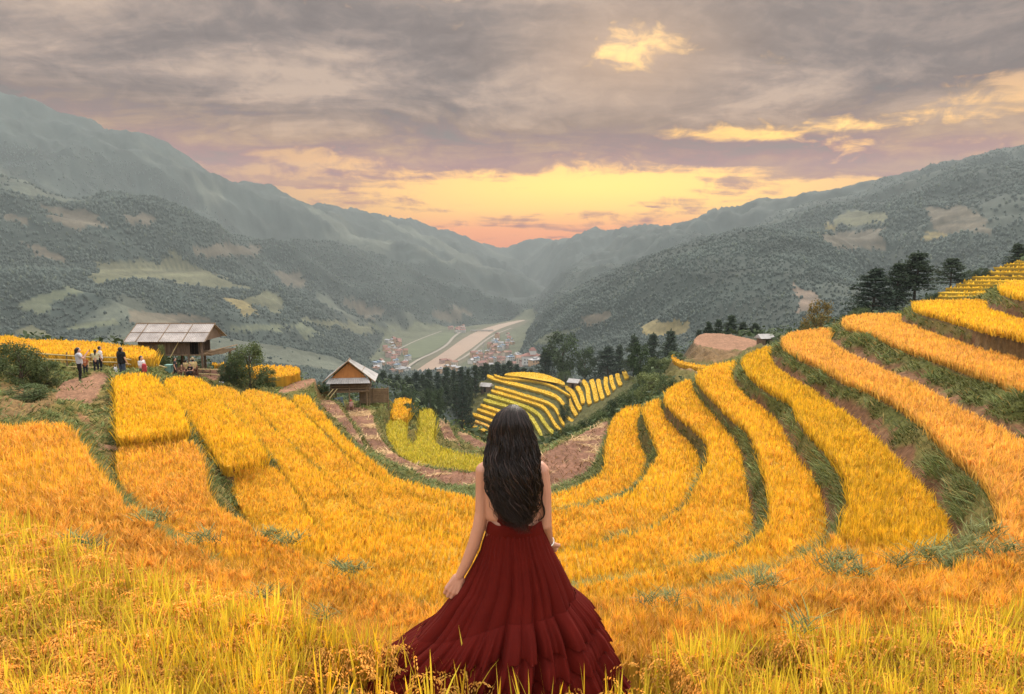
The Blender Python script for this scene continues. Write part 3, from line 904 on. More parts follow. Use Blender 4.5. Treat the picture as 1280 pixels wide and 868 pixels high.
def ears(px, py, pz, L, az_, c, ng=13, size=0.009):
    """Drooping ears with separate grains: every grain a small four-sided spindle."""
    n = len(px); V = []; Fs = []; C = []; b = 0
    dx, dy = np.cos(az_), np.sin(az_)
    for g in range(ng):
        tq = 0.25 + 0.75 * g / (ng - 1)
        x = px + dx * L * 0.75 * tq ** 1.6; y = py + dy * L * 0.75 * tq ** 1.6; z = pz + L * (1.15 * tq - 1.05 * tq * tq)
        sd_ = (1 if g % 2 else -1) * size * 0.8 * (1.3 - tq * .5)
        x = x - dy * sd_ + rng.normal(0, .003, n); y = y + dx * sd_ + rng.normal(0, .003, n)
        ax = np.stack([dx * .5, dy * .5, 1.0 - 2.0 * tq + 0 * dx], 1); ax /= np.linalg.norm(ax, axis=1)[:, None]
        si = np.stack([-dy, dx, 0 * dx], 1); up = np.cross(ax, si)
        o = np.stack([x, y, z], 1); s = size * (0.8 + .4 * rng.random(n))[:, None]
        pts = np.stack([o - ax * s * 1.5, o + si * s * .55, o + up * s * .55, o - si * s * .55, o - up * s * .55, o + ax * s * 1.5], 1)
        V.append(pts.reshape(-1, 3))
        bb = b + (np.arange(n) * 6)[:, None]
        for q in ((0, 2, 1), (0, 3, 2), (0, 4, 3), (0, 1, 4), (5, 1, 2), (5, 2, 3), (5, 3, 4), (5, 4, 1)):
            Fs.append(bb + np.array([q]))
        C.append(np.repeat((c * (0.8 + .4 * rng.random(n))[:, None])[:, None], 6, 1).reshape(-1, 3))
        b += n * 6
    return np.concatenate(V), np.concatenate(Fs), np.concatenate(C)


def shell(code, ztop, c, skirt):
    """The dense body of a stand of rice: the field's cells lifted to the crop's height, closed at the sides."""
    ins = fid == code
    ii, jj = np.nonzero(ins[:-1, :-1] & ins[1:, :-1] & ins[:-1, 1:] & ins[1:, 1:])
    if not len(ii): return None
    a = ii * NTH + jj
    q = np.stack([a, a + NTH, a + NTH + 1, a + 1], 1)
    ids, inv = np.unique(q, return_inverse=True)
    q = inv.reshape(q.shape)
    X, Y = GX.ravel()[ids], GY.ravel()[ids]
    zz = ztop + (fbm(X * 2.2, Y * 2.2, 4, .7) - .5) * .14
    V = np.stack([X, Y, zz], 1)
    e = np.concatenate([q[:, [0, 1]], q[:, [1, 2]], q[:, [2, 3]], q[:, [3, 0]]])
    key = np.minimum(e[:, 0], e[:, 1]).astype(np.int64) * len(ids) + np.maximum(e[:, 0], e[:, 1])
    u, first, cnt = np.unique(key, return_index=True, return_counts=True)
    be = e[first[cnt == 1]]
    bot = V.copy(); bot[:, 2] -= skirt
    n = len(V)
    used = np.unique(be); mp = np.full(n, -1); mp[used] = np.arange(len(used)) + n
    sk = np.stack([be[:, 1], be[:, 0], mp[be[:, 0]], mp[be[:, 1]]], 1)
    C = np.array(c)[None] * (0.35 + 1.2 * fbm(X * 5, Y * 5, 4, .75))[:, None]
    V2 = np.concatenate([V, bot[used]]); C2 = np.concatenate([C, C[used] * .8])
    return V2, [q, sk], C2


def in_view(x, y, margin=7):
    return np.abs(np.degrees(np.arctan2(x, y))) < 37 + margin + np.where(np.hypot(x, y) < 14, 20, 0)


SKX, SKY = 0.10, 3.60                        # where the woman stands
for code, k in enumerate(CODES):
    if k not in FIELDS: continue
    zt, h, kind, label, _ = FIELDS[k]
    lf, lf2, er, share = (np.array(q) if isinstance(q, tuple) else q for q in KIND[kind])
    poly = XY[k]
    parts = []
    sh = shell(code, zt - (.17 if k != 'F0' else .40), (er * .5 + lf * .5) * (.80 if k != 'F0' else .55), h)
    if sh: parts.append(sh)
    # scatter evenly in the log-polar chart: as dense as the eye can tell apart at every distance
    rr = np.hypot(poly[:, 0], poly[:, 1]); th = np.arctan2(poly[:, 0], poly[:, 1])
    lo, hi = np.log(max(rr.min(), 1.9)), np.log(rr.max()); t0, t1 = max(th.min(), R(-62)), min(th.max(), R(62))
    K0 = 230000 if k != 'F0' else 95000
    N = int(K0 * (hi - lo) * (t1 - t0))
    q = np.exp(lo + (hi - lo) * rng.random(N)); a = t0 + (t1 - t0) * rng.random(N)
    x, y = q * np.sin(a), q * np.cos(a)
    s = inside(x, y, poly) & in_view(x, y)
    if k == 'F0':
        s &= ~((((x - SKX - .02) / .62) ** 2 + ((y - SKY - .08) / .50) ** 2) < 1)
        pu, pvv = to_px(x, y, zt - .3)
        s &= ~((pu > 925) & (pu < 1020) & (y < 3.5) & (y > 3.2))
        s &= y > 2.15 + .25 * vnoise(x * 2, y * 2)
        s &= ~((y < 3.45) & (np.abs(x + .10) < 1.02) & (rng.random(N) > .05))
    x, y, q = x[s], y[s], q[s]
    n = len(x)
    # rice stands in planted clumps: draw the stalks together, every clump with its own tone and height
    cw = .15 if k == 'F0' else .125
    ix, iy = np.floor(x / cw).astype(int), np.floor(y / cw).astype(int)
    h1, h2 = _perm[ix & 255, iy & 255], _perm[(ix + 91) & 255, (iy + 37) & 255]
    pull = .46 * np.clip(20 / q, .25, 1)
    x = x + ((ix + .2 + .6 * h1) * cw - x) * pull; y = y + ((iy + .2 + .6 * h2) * cw - y) * pull
    hc_ = _perm[(ix + 13) & 255, (iy + 201) & 255]
    fade = np.clip(30 / q, .4, 1)
    big = fbm(x * .35 + 31, y * .35, 4, .6)            # patches of riper and greener rice
    sm = rng.random(n)
    isear = rng.random(n) < (share + (big - .5) * .9)
    tone = (0.58 + .66 * rng.random(n) ** .8)[:, None] * (1 + (hc_ - .5) * .50 * fade)[:, None] * (0.86 + .30 * fbm(x * 1.3, y * 1.3, 3))[:, None]
    zb = zt + (fbm(x * .8, y * .8 + 9, 4, .6) - .5) * .14 + (hc_ - .55) * .08
    lw = np.maximum(.007, .00150 * q)
    # leaves
    L_ = ~isear; g = sstep(big + (sm - .5) * .35, .42, .60)[:, None]
    cl = (lf * (1 - g) + lf2 * g) * tone
    if k == 'F0':
        ln = .38 + .19 * rng.random(L_.sum()) ** 1.5; base = zb[L_] - .44
        V, f_, C = blades(x[L_], y[L_], base, ln, (.011 + .013 * rng.random(L_.sum())), .03 + .09 * rng.random(L_.sum()), .02 + .30 * rng.random(L_.sum()) ** 3, 1.0, .06, [0, .3, .6, .85, 1], cl[L_] * .8, cl[L_] * 1.05)
    else:
        sq = np.clip(20 / q[L_], .5, 1); ln = (.26 + .12 * rng.random(L_.sum())) * sq; base = zb[L_] - .30 * sq
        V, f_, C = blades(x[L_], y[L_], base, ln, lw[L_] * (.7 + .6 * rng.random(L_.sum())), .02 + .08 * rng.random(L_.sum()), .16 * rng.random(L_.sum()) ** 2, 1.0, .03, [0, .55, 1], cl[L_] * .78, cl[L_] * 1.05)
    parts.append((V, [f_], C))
    # ears
    E = isear; ne = E.sum()
    ce = er * tone[E]
    if k == 'F0':
        d = q[E]
        V, f_, C = blades(x[E], y[E], zb[E] - .52, .46 + .1 * rng.random(ne), .004 + 0 * d, .08 + .1 * rng.random(ne), .12 + 0 * d, 1.0, .1, [0, .5, 1], ce * .8, ce)
        parts.append((V, [f_], C))
        V, f_, C = ears(x[E], y[E], zb[E] - .24 + .12 * rng.random(ne), .16 + .08 * rng.random(ne), rng.random(ne) * 6.283, ce, 12, .0075)
    else:
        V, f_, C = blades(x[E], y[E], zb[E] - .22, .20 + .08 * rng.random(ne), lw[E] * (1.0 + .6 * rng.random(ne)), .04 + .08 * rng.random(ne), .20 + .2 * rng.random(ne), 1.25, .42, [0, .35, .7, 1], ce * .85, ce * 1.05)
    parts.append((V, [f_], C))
    # flank: standing stalks seen along the edge of the terrace
    if k not in ('F0', 'K2', 'NB'):
        pl = np.concatenate([poly, poly[:1]]); seg = np.linalg.norm(np.diff(pl, axis=0), axis=1)
        mid = (pl[:-1] + pl[1:]) / 2; dist = np.hypot(mid[:, 0], mid[:, 1])
        cnt = (seg * np.clip(500 / dist, 8, 60)).astype(int)
        bi = np.repeat(np.arange(len(seg)), cnt); w_ = rng.random(len(bi))[:, None]
        e = pl[bi] * (1 - w_) + pl[bi + 1] * w_ + rng.normal(0, .04, (len(bi), 2))
        ok = in_view(e[:, 0], e[:, 1]); e = e[ok]; ne = len(e)
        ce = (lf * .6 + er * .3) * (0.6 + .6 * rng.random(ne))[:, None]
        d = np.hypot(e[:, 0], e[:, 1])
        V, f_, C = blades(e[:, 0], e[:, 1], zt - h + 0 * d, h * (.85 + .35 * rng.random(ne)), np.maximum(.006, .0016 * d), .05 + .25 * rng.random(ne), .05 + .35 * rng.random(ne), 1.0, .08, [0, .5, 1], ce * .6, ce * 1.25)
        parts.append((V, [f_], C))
    vs = []; tri = []; quad = []; cs = []; b_ = 0
    for V, fl, C in parts:
        vs.append(V); cs.append(C)
        for f_ in fl:
            (tri if f_.shape[1] == 3 else quad).append(f_ + b_)
        b_ += len(V)
    fl = ([np.concatenate(quad)] if quad else []) + [np.concatenate(tri)]
    o = mesh_np('rice_crop', np.concatenate(vs), fl, M_CROP, np.concatenate(cs))
    tag(o, label, 'rice field', 'ripening rice on the terraces', 'stuff')


def far_stand(z, poly, h, kind, label, strip=False):
    """A narrow far terrace of rice: closed stand with a ragged top, following the terrace's outline."""
    lf, lf2, er, share = (np.array(q) if isinstance(q, tuple) else q for q in KIND[kind])
    n = len(poly)
    nm = np.array(poly)
    area = 0.5 * np.sum(nm[:, 0] * np.roll(nm[:, 1], -1) - np.roll(nm[:, 0], -1) * nm[:, 1])
    if area < 0: nm = nm[::-1]
    # reversing keeps the two sides of a ribbon paired
    bmx = bmesh.new()
    top = [bmx.verts.new((x, y, z + .12 * (random.random() - .5))) for x, y in nm]
    low = [bmx.verts.new((x, y, z - h - .3)) for x, y in nm]
    if strip:
        for i in range(n // 2 - 1):
            bmx.faces.new((top[i], top[i + 1], top[n - 2 - i], top[n - 1 - i]))
    else:
        bmx.faces.new(top)
    for i in range(n):
        j = (i + 1) % n
        bmx.faces.new((low[i], low[j], top[j], top[i]))
    bmesh.ops.triangulate(bmx, faces=[f for f in bmx.faces if len(f.verts) > 4])
    V = np.array([q.co[:] for q in bmx.verts]); bmx.verts.index_update()
    T = np.array([[q.index for q in f.verts] for f in bmx.faces if len(f.verts) == 3]).reshape(-1, 3); Q = np.array([[q.index for q in f.verts] for f in bmx.faces if len(f.verts) == 4]).reshape(-1, 4)
    bmx.free()
    C = np.repeat((lf * .75)[None], len(V), 0) * (.85 + .3 * rng.random(len(V)))[:, None]
    low_i = V[:, 2] < z - h
    C[low_i] = np.array((.13, .10, .035))
    # clumps standing out of the top
    x0, y0 = nm.min(0); x1, y1 = nm.max(0)
    N = int(min((x1 - x0) * (y1 - y0) * 5, 40000))
    x = x0 + (x1 - x0) * rng.random(N); y = y0 + (y1 - y0) * rng.random(N)
    s = inside(x, y, nm) & in_view(x, y, 3); x, y = x[s], y[s]; k = len(x)
    c = lf * (0.6 + .6 * rng.random(k))[:, None]
    V2, f2, C2 = blades(x, y, np.full(k, z - .2), .3 + .35 * rng.random(k), .26 + .16 * rng.random(k), .2 + 0 * x, .2 + 0 * x, 1., .1, [0, .55, 1], c * .8, c)
    fl = [q for q in (Q, np.concatenate([T, f2 + len(V)])) if len(q)]
    o = mesh_np('rice_crop', np.concatenate([V, V2]), fl, M_CROP, np.concatenate([C, C2]))
    return tag(o, label, 'rice field', label, 'stuff')


for i, (z, pl) in enumerate(TROW):
    far_stand(z, pl, .35, 'gold', 'narrow far rice terraces stepping up the slope at the right edge of the picture')
for i, (z, c, pl) in enumerate(MROW):
    far_stand(z, pl, .7, c, 'thin curved rice terraces on the rounded hill beyond the woman', strip=i > 0)

# ------------------------------------------------------------------ wild grass on the banks
def merge(parts):
    vs = []; cs = []; by = {}; b_ = 0
    for V, fl, C in parts:
        vs.append(V); cs.append(C)
        for f_ in (fl if isinstance(fl, list) else [fl]):
            by.setdefault(f_.shape[1], []).append(f_ + b_)
        b_ += len(V)
    return np.concatenate(vs), [np.concatenate(q) for q in by.values()], np.concatenate(cs)


gr_r, gr_t = np.gradient(gz)
dzr = gr_r / np.gradient(RR)[:, None]; dzt = gr_t / (RR[:, None] * np.gradient(TH)[None, :])
# downhill direction on the plan
sx_ = -(dzr * np.sin(TH)[None] + dzt * np.cos(TH)[None]); sy_ = -(dzr * np.cos(TH)[None] - dzt * np.sin(TH)[None])
slope = np.hypot(sx_, sy_)
j0, j1 = np.searchsorted(TH, R(-43)), np.searchsorted(TH, R(43))
i0, i1 = np.searchsorted(RR, 8.0), np.searchsorted(RR, 72)
N = 560000
ii = rng.integers(i0, i1, N); jj = rng.integers(j0, j1, N)
grow = (fid[ii, jj] < 0) & ~trod[ii, jj] & (soilf[ii, jj] < 0.35 + .5 * rng.random(N))
pathc = np.isin(fid[ii, jj], [CODES.index('path_people'), CODES.index('path_mid'), CODES.index('hut_pad')]) & (fbm(GX[ii, jj] * .9, GY[ii, jj] * .9 + 30, 4, .6) > .50)
grow |= (pathc | (trod[ii, jj] & (fid[ii, jj] < 0))) & (rng.random(N) < .10)
inset = fbm(GX[ii, jj] * 1.5 + 7, GY[ii, jj] * 1.5, 4, .6)
grow &= rng.random(N) < sstep(inset, .32, .55) * .9 + .1
ii, jj = ii[grow], jj[grow]
x = GX[ii, jj] + rng.normal(0, .02, len(ii)); y = GY[ii, jj] + rng.normal(0, .02, len(ii)); z = gz[ii, jj] - .02
q = np.hypot(x, y); n = len(x)
rb = sstep(PU[ii, jj], 860, 960)
fern = sstep(fbm(x * .6, y * .6 + 3, 4, .6), .40, .58)
c = (np.array((.11, .125, .032)) * (1 - fern[:, None]) + np.array((.19, .235, .075)) * fern[:, None]) * (0.55 + .8 * rng.random(n))[:, None]
dry = rng.random(n) < .07
c[dry] = np.array((.42, .30, .10)) * (0.6 + .6 * rng.random(dry.sum()))[:, None]
az_ = np.arctan2(sy_[ii, jj], sx_[ii, jj]) + rng.normal(0, .9, n)
L = (.10 + .12 * rng.random(n)) * (0.8 + 1.0 * fern * (0.4 + .6 * rb))
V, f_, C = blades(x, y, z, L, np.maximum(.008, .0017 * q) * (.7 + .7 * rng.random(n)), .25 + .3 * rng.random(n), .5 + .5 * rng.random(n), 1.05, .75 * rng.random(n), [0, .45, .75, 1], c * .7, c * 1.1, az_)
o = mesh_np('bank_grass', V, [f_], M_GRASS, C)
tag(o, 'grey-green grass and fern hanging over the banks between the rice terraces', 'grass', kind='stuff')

# fern-like weeds standing in the rice along the bunds
WEEDS = [(95,678,.35,-3.5),(110,684,.3,-3.5),(330,744,.25,-3.5),(404,770,.2,-3.5),(440,713,.4,-5.5),(425,708,.3,-5.5),(360,677,.45,-5.6),(340,668,.4,-5.6),(255,674,.3,-3.5),(195,648,.3,-3.5),(813,751,.2,-3.5),(838,748,.15,-3.5),(948,731,.25,-3.5),(960,726,.2,-3.5),(1040,702,.25,-3.7),(1058,698,.2,-3.7),(1048,714,.3,-3.6),(1078,716,.2,-3.6),(1125,703,.25,-3.6),(1160,691,.35,-3.7),(1180,697,.5,-3.7),(1198,690,.55,-3.8),(1212,682,.5,-3.8),(1262,687,.3,-3.6),(1228,664,.4,-3.9),(1000,785,.12,-2.1)]
parts = []
for u, v, w, zz in WEEDS:
    px_, py_, _ = on_z(u, v, zz)
    n = int(20 + 190 * w); w *= .7
    x = px_ + rng.normal(0, w * .5, n); y = py_ + rng.normal(0, w * .28, n)
    c = np.array((.21, .235, .085)) * (0.6 + .8 * rng.random(n))[:, None]
    r_ = math.hypot(px_, py_)
    V, f_, C = blades(x, y, np.full(n, zz - .06) + .1 * rng.random(n), (.07 + .09 * rng.random(n)) * (.6 + r_ / 18), np.maximum(.010, .0018 * r_) + 0 * x, .5 + .5 * rng.random(n), .6 + 0 * x, 1.1, .7 * rng.random(n), [0, .4, .75, 1], c * .8, c * 1.1)
    parts.append((V, f_, C))
V, fl, C = merge(parts)
tag(mesh_np('weeds', V, fl, M_GRASS, C), 'pale green weeds scattered in the rice along the terrace edges', 'weeds', kind='stuff')

# straw and stubble on the harvested paddies
parts = []
for k in FLATS:
    if not k.startswith('paddy'): continue
    s = np.nonzero(fid == CODES.index(k)); n = min(len(s[0]) // 2, 9000)
    w = rng.integers(0, len(s[0]), n); i_, j_ = s[0][w], s[1][w]
    x = GX[i_, j_] + rng.normal(0, .05, n); y = GY[i_, j_] + rng.normal(0, .05, n)
    st = sstep(fbm(x * .55 + 2 * np.sin(y * .35), y * 1.1, 4, .6), .48, .60)
    kp = rng.random(n) < .25 + .75 * st; x, y, st = x[kp], y[kp], st[kp]; n = len(x)
    c = (np.array((.30, .17, .08)) * (1 - st[:, None]) + np.array((.60, .42, .22)) * st[:, None]) * (.6 + .8 * rng.random(n))[:, None]
    V, f_, C = blades(x, y, ground_zs(x, y) - .02, .14 + .18 * rng.random(n) + .1 * st, .05 + .03 * rng.random(n), .5 + .8 * st, .4 + 0 * x, 1.0, .6 * st, [0, .5, 1], c * .8, c)
    parts.append((V, f_, C))
V, fl, C = merge(parts)
tag(mesh_np('straw', V, fl, M_GRASS, C), 'straw and stubble left on the harvested brown paddies', 'straw', kind='stuff')


# ------------------------------------------------------------------ leaf clouds for shrubs and trees
def leaf_cloud(centers, radii, n_each, size, c, flat=0.0, dark=0.45, droop=0.0):
    """Many small leaf-shaped faces through the volumes of several clumps."""
    cen = np.repeat(np.array(centers, float), n_each, 0); rd = np.repeat(np.array(radii, float).reshape(len(centers), -1), n_each, 0)
    n = len(cen)
    d = rng.normal(size=(n, 3)); d /= np.linalg.norm(d, axis=1)[:, None]
    rr_ = (0.35 + .65 * rng.random(n) ** .5)[:, None]
    p = cen + d * rr_ * rd
    nrm = d + rng.normal(0, .6, (n, 3)) + np.array([0, 0, flat]); nrm /= np.linalg.norm(nrm, axis=1)[:, None]
    a = np.cross(nrm, rng.normal(size=(n, 3))); a /= np.linalg.norm(a, axis=1)[:, None]
    b = np.cross(nrm, a)
    s = (size * (.6 + .8 * rng.random(n)))[:, None]
    V = np.stack([p - a * s, p + b * s * .5, p + a * s, p - b * s * .5], 1).reshape(-1, 3)
    V[:, 2] -= droop * np.repeat(np.abs(a[:, 2]), 4) * 0
    f_ = np.arange(n)[:, None] * 4 + np.array([[0, 1, 2, 3]])
    tone = (0.65 + .7 * rng.random(n))
    clump = np.repeat(0.75 + .5 * rng.random(len(centers)), n_each)
    C = np.array(c)[None] * (tone * clump)[:, None]
    return V, f_, np.repeat(C, 4, 0)


M_BARK = simple('bark', (.10, .075, .055), (.05, .04, .03), 6, .95, .1, .5, stretch=(1, 1, .2))


def proto_conifer(seed, spread=0.30, bare=0.16, c=(.035, .055, .028)):
    """Unit-height pine: trunk mesh, crown mesh of layered branches."""
    rnd = random.Random(seed)
    tr = MB()
    tr.tube([(0, 0, -.05), (rnd.uniform(-.01, .01), 0, .3), (rnd.uniform(-.015, .015), .005, .65), (0, 0, .98)], [.02, .016, .010, .002], 7)
    parts = []
    z = bare
    while z < .97:
        reach = spread * ((1 - z) / (1 - bare)) ** .75 * rnd.uniform(.7, 1.15) + .015
        nb = rnd.choice((4, 5, 6))
        a0 = rnd.uniform(0, 6.28)
        for k in range(nb):
            if rnd.random() < .12: continue
            a = a0 + 6.28 * k / nb + rnd.uniform(-.35, .35); L = reach * rnd.uniform(.6, 1.15)
            dx, dy = math.cos(a), math.sin(a)
            lift = rnd.uniform(-.05, .28)
            tr.tube([(0, 0, z), (dx * L * .5, dy * L * .5, z + L * lift * .6), (dx * L, dy * L, z + L * lift)], [.006, .004, .001], 4, caps=False)
            cs = [(dx * L * t_, dy * L * t_, z + L * lift * t_) for t_ in (.45, .72, .98)]
            parts.append(leaf_cloud(cs, [(.045 + L * .12, .045 + L * .12, .022 + L * .04)] * 3, 20, .020, c, flat=.8))
        z += rnd.uniform(.035, .06)
    parts.append(leaf_cloud([(0, 0, .97)], [(.012, .012, .04)], 16, .016, c))
    V, fl, C = merge(parts)
    return tr, (V, fl, C)


def proto_round(seed, c=(.07, .10, .03), wide=.42, trunk=True, low=.30, n=30, per=90, size=.026):
    rnd = random.Random(seed)
    tr = MB(); parts = []
    if trunk:
        tr.tube([(0, 0, -.05), (.01, .01, .25), (-.01, 0, .5), (0, 0, .8)], [.028, .022, .014, .004], 7)
    cs = []; rs = []
    for k in range(n):
        a = rnd.uniform(0, 6.28); zz = rnd.uniform(low, .93); e = math.sqrt(max(.05, 1 - ((zz - (low + .93) / 2) / ((.93 - low) / 1.75)) ** 2))
        r_ = wide * e * math.sqrt(rnd.uniform(.15, 1)) * .85
        p = (math.cos(a) * r_, math.sin(a) * r_, zz)
        cs.append(p); rr_ = rnd.uniform(.10, .17); rs.append((rr_, rr_, rr_))
        if trunk and k % 3 == 0:
            tr.tube([(0, 0, max(.15, zz - .3)), (p[0] * .5, p[1] * .5, zz - .12), p], [.012, .008, .002], 5, caps=False)
    parts.append(leaf_cloud(cs, rs, per, size, c, flat=.1))
    V, fl, C = merge(parts)
    return tr, (V, fl, C)


PROTO = {}


def get_proto(kind):
    if kind not in PROTO:
        spec = {'pine_a': lambda: proto_conifer(1), 'pine_b': lambda: proto_conifer(2, .26, .10), 'pine_c': lambda: proto_conifer(5, .36, .30),
                'pine_tall': lambda: proto_conifer(8, .30, .34), 'fir': lambda: proto_conifer(11, .36, .03, (.03, .05, .03)),
                'broad': lambda: proto_round(3, (.045, .07, .028)), 'olive': lambda: proto_round(4, (.17, .12, .03), .5, low=.2),
                'bush': lambda: proto_round(6, (.085, .115, .04), .5, low=.04, n=64, per=120, size=.019),
                'bush_dark': lambda: proto_round(7, (.05, .075, .03), .5, low=.04, n=64, per=120, size=.019),
                'bush_light': lambda: proto_round(9, (.17, .20, .07), .5, low=.04, n=64, per=110, size=.019)}[kind]()
        PROTO[kind] = [spec, None, None]
    return PROTO[kind]


def plant(kind, name, u, vtop, Y, wpx, label, group=None, cat='tree', zb=None):
    p = get_proto(kind)
    b = at_y(u, vtop, Y)
    z0 = ground_z(b.x, b.y) if zb is None else zb
    h = max(b.z - z0, .6); w = wpx / F * Y / .8 if wpx else h
    root = empty(name, (b.x, b.y, z0), random.uniform(0, 6.28))
    sc_ = Vector((w / (.62 if kind.startswith(('pine', 'fir')) else 1.0), 0, 0)).x
    root.scale = (sc_, sc_, h)
    tag(root, label, cat, group)
    if p[1] is None:
        tr, (V, fl, C) = p[0]
        if tr.v:
            p[1] = tr.build('trunk', M_BARK, root, True)
        p[2] = mesh_np('crown', V, fl, M_LEAF, C, parent=root)
    else:
        for src in p[1:]:
            if src is not None:
                o = src.copy(); COL.objects.link(o); o.parent = root
    return root


# right-hand pines on the ridge
plant('fir', 'pine_tree', 1095, 334, 100, 50, 'broad dark pine at the left of the tight pine group on the right ridge')
plant('pine_a', 'pine_tree', 1124, 326, 101, 36, 'slim pine squeezed in the middle of the tight pine group on the right ridge')
plant('pine_tall', 'pine_tree', 1148, 313, 102, 50, 'tallest pine of the tight group on the right ridge with bare lower trunk')
plant('pine_c', 'pine_tree', 1191, 322, 112, 34, 'lone small pine with a bare stem right of the tight pine group')
plant('pine_b', 'pine_tree', 1273, 303, 135, 30, 'pine above the narrow terraces at the right edge of the picture')
plant('bush_dark', 'shrub', 1213, 338, 116, 18, 'small dark shrub right of the lone pine on the ridge', cat='shrub')
plant('bush_dark', 'shrub', 1229, 335, 116, 16, 'dark shrub beside the narrow far terraces, second right of the lone pine', cat='shrub')
plant('bush_dark', 'shrub', 1168, 366, 88, 16, 'low dark shrub at the foot of the lone pine ridge', cat='shrub')
plant('olive', 'broadleaf_tree', 1027, 377, 62, 36, 'small tree with yellow-orange leaves behind the curved golden terrace')
plant('bush', 'shrub', 1075, 385, 70, 26, 'green shrub below the broad pine on the right ridge', cat='shrub')
# trees round the bare knoll
for u, vt, k, w, lab in [(874,411,'pine_b',14,'low dark pine at the left end of the row behind the bare knoll'), (886,401,'pine_a',18,'second pine from the left in the row behind the bare knoll'), (899,398,'pine_b',18,'third pine from the left in the row behind the bare knoll'), (915,393,'pine_a',22,'tallest pine of the row behind the bare knoll'), (929,402,'pine_b',20,'pine just right of the tallest in the row behind the bare knoll'), (944,403,'pine_a',20,'pine at the right end of the row behind the bare knoll')]:
    plant(k, 'pine_tree', u, vt, 125, w, lab, 'row of pines behind the knoll')
for u, vt, Y, k, w, lab in [(839,411,215,'pine_a',26,'pine beside the pale meadow, rightmost before the knoll'), (817,415,225,'pine_b',26,'pine below the pale meadow, between two others'), (793,417,235,'pine_a',26,'dark pine at the left of the trio under the pale meadow'), (760,432,258,'fir',34,'broad dark fir right of the big spreading pine above the round terraced hill'), (800,431,105,'broad',32,'round dark green tree standing before the dark pines left of the knoll'), (775,430,262,'pine_b',20,'slim pine behind the broad dark fir')]:
    plant(k, 'pine_tree' if k != 'broad' else 'broadleaf_tree', u, vt, Y, w, lab)
plant('broad', 'pine_tree', 703, 418, 262, 52, 'big spreading pine on top of the round terraced hill')
plant('broad', 'broadleaf_tree', 732, 435, 258, 30, 'smaller dark tree leaning on the big spreading pine')
plant('fir', 'pine_tree', 682, 436, 266, 22, 'dark pine half hidden behind the left of the big spreading pine')
plant('bush', 'shrub', 707, 464, 250, 18, 'pale green shrub left of the tiny hut on the terraced hill', cat='shrub')
plant('bush_dark', 'shrub', 706, 505, 190, 14, 'dark shrub between the curved terraces of the round hill', cat='shrub')
# dark wood left of the terraced hill
WOOD = 'dark conifer wood below the town'
for k, (u, vt) in enumerate([(472,466),(479,462),(488,467),(497,467),(508,469),(520,464),(528,466),(536,461),(547,464),(558,457),(567,461),(576,458),(585,459),(594,455),(601,457),(607,453),(615,455),(622,452),(630,455),(637,450),(646,455),(655,459),(664,461)]):
    plant(('pine_a', 'pine_b', 'fir')[k % 3], 'pine_tree', u, vt, (225 if u < 596 else 275) + 10 * (k % 3), 15 + 4 * (k % 2), 'dark conifer of the wood between the gabled hut and the town below', WOOD)
for k, u in enumerate(range(468, 588, 9)):
    plant(('fir', 'pine_b', 'pine_a')[k % 3], 'pine_tree', u + random.uniform(-3, 3), 474 + random.uniform(-3, 6), 195 + 8 * (k % 3), 17, 'dark conifer of the wood between the gabled hut and the town below', WOOD)
for k, u in enumerate(range(474, 562, 11)):
    plant(('broad', 'bush_dark')[k % 2], 'broadleaf_tree', u + random.uniform(-4, 4), 489 + random.uniform(-4, 5), 165 + 9 * (k % 3), 20, 'dark leafy tree along the lower edge of the conifer wood', 'leafy trees at the foot of the wood')
# shrubs along the rim right of the woman and before the knoll
for k, (u, vt, Y, w, kd) in enumerate([(702,535,64,20,'bush_dark'),(718,530,64,24,'bush'),(733,523,66,24,'bush_dark'),(748,514,68,26,'bush'),(760,508,70,24,'bush_dark'),(772,497,74,28,'bush_dark'),(786,488,78,30,'bush'),(800,480,82,26,'bush_dark'),(812,467,72,40,'bush_light'),(832,470,66,26,'bush'),(822,447,100,30,'bush'),(838,448,96,26,'bush_light'),(846,440,98,22,'bush'),(825,462,88,24,'bush_dark'),(780,505,66,22,'bush'),(690,545,66,20,'bush'),(850,462,84,18,'bush')]):
    lab = ['dark', 'green', 'pale'][('bush_dark', 'bush', 'bush_light').index(kd)]
    plant(kd, 'shrub', u, vt, Y, w, 'leafy ' + lab + ' shrub in the thicket between the terraced hill and the right golden rim', 'thicket along the rim', 'shrub')
# bushes by the path and the huts
plant('bush', 'bush', 22, 428, 28, 50, 'round green bush left of the standing tourists', cat='bush')
plant('bush_dark', 'bush', -22, 436, 29, 50, 'dark bush cut by the left edge of the picture', cat='bush')
plant('bush', 'bush', 58, 452, 29, 34, 'low green bush between the round bush and the woman with a phone', cat='bush')
plant('bush', 'bush', 310, 429, 40, 46, 'large round green bush right of the big hut', cat='bush')
plant('bush_dark', 'bush', 287, 452, 39, 28, 'dark low bush touching the left of the large round bush', cat='bush')
plant('bush', 'bush', 334, 462, 41, 24, 'low bush at the right foot of the large round bush', cat='bush')
plant('bush', 'bush', 196, 444, 40.5, 26, 'grey-green bush under the eave of the big hut', cat='bush')
plant('bush_light', 'bush', 201, 432, 41, 10, 'thin sapling under the eave of the big hut', cat='bush')
plant('bush_dark', 'bush', 401, 478, 44.5, 18, 'dark bush against the left side of the gabled hut', cat='bush')
plant('bush', 'bush', 365, 462, 46, 22, 'bush beside the path to the gabled hut', cat='bush')
plant('bush', 'bush', 30, 488, 24, 60, 'brownish low scrub above the left orange terrace', cat='bush')

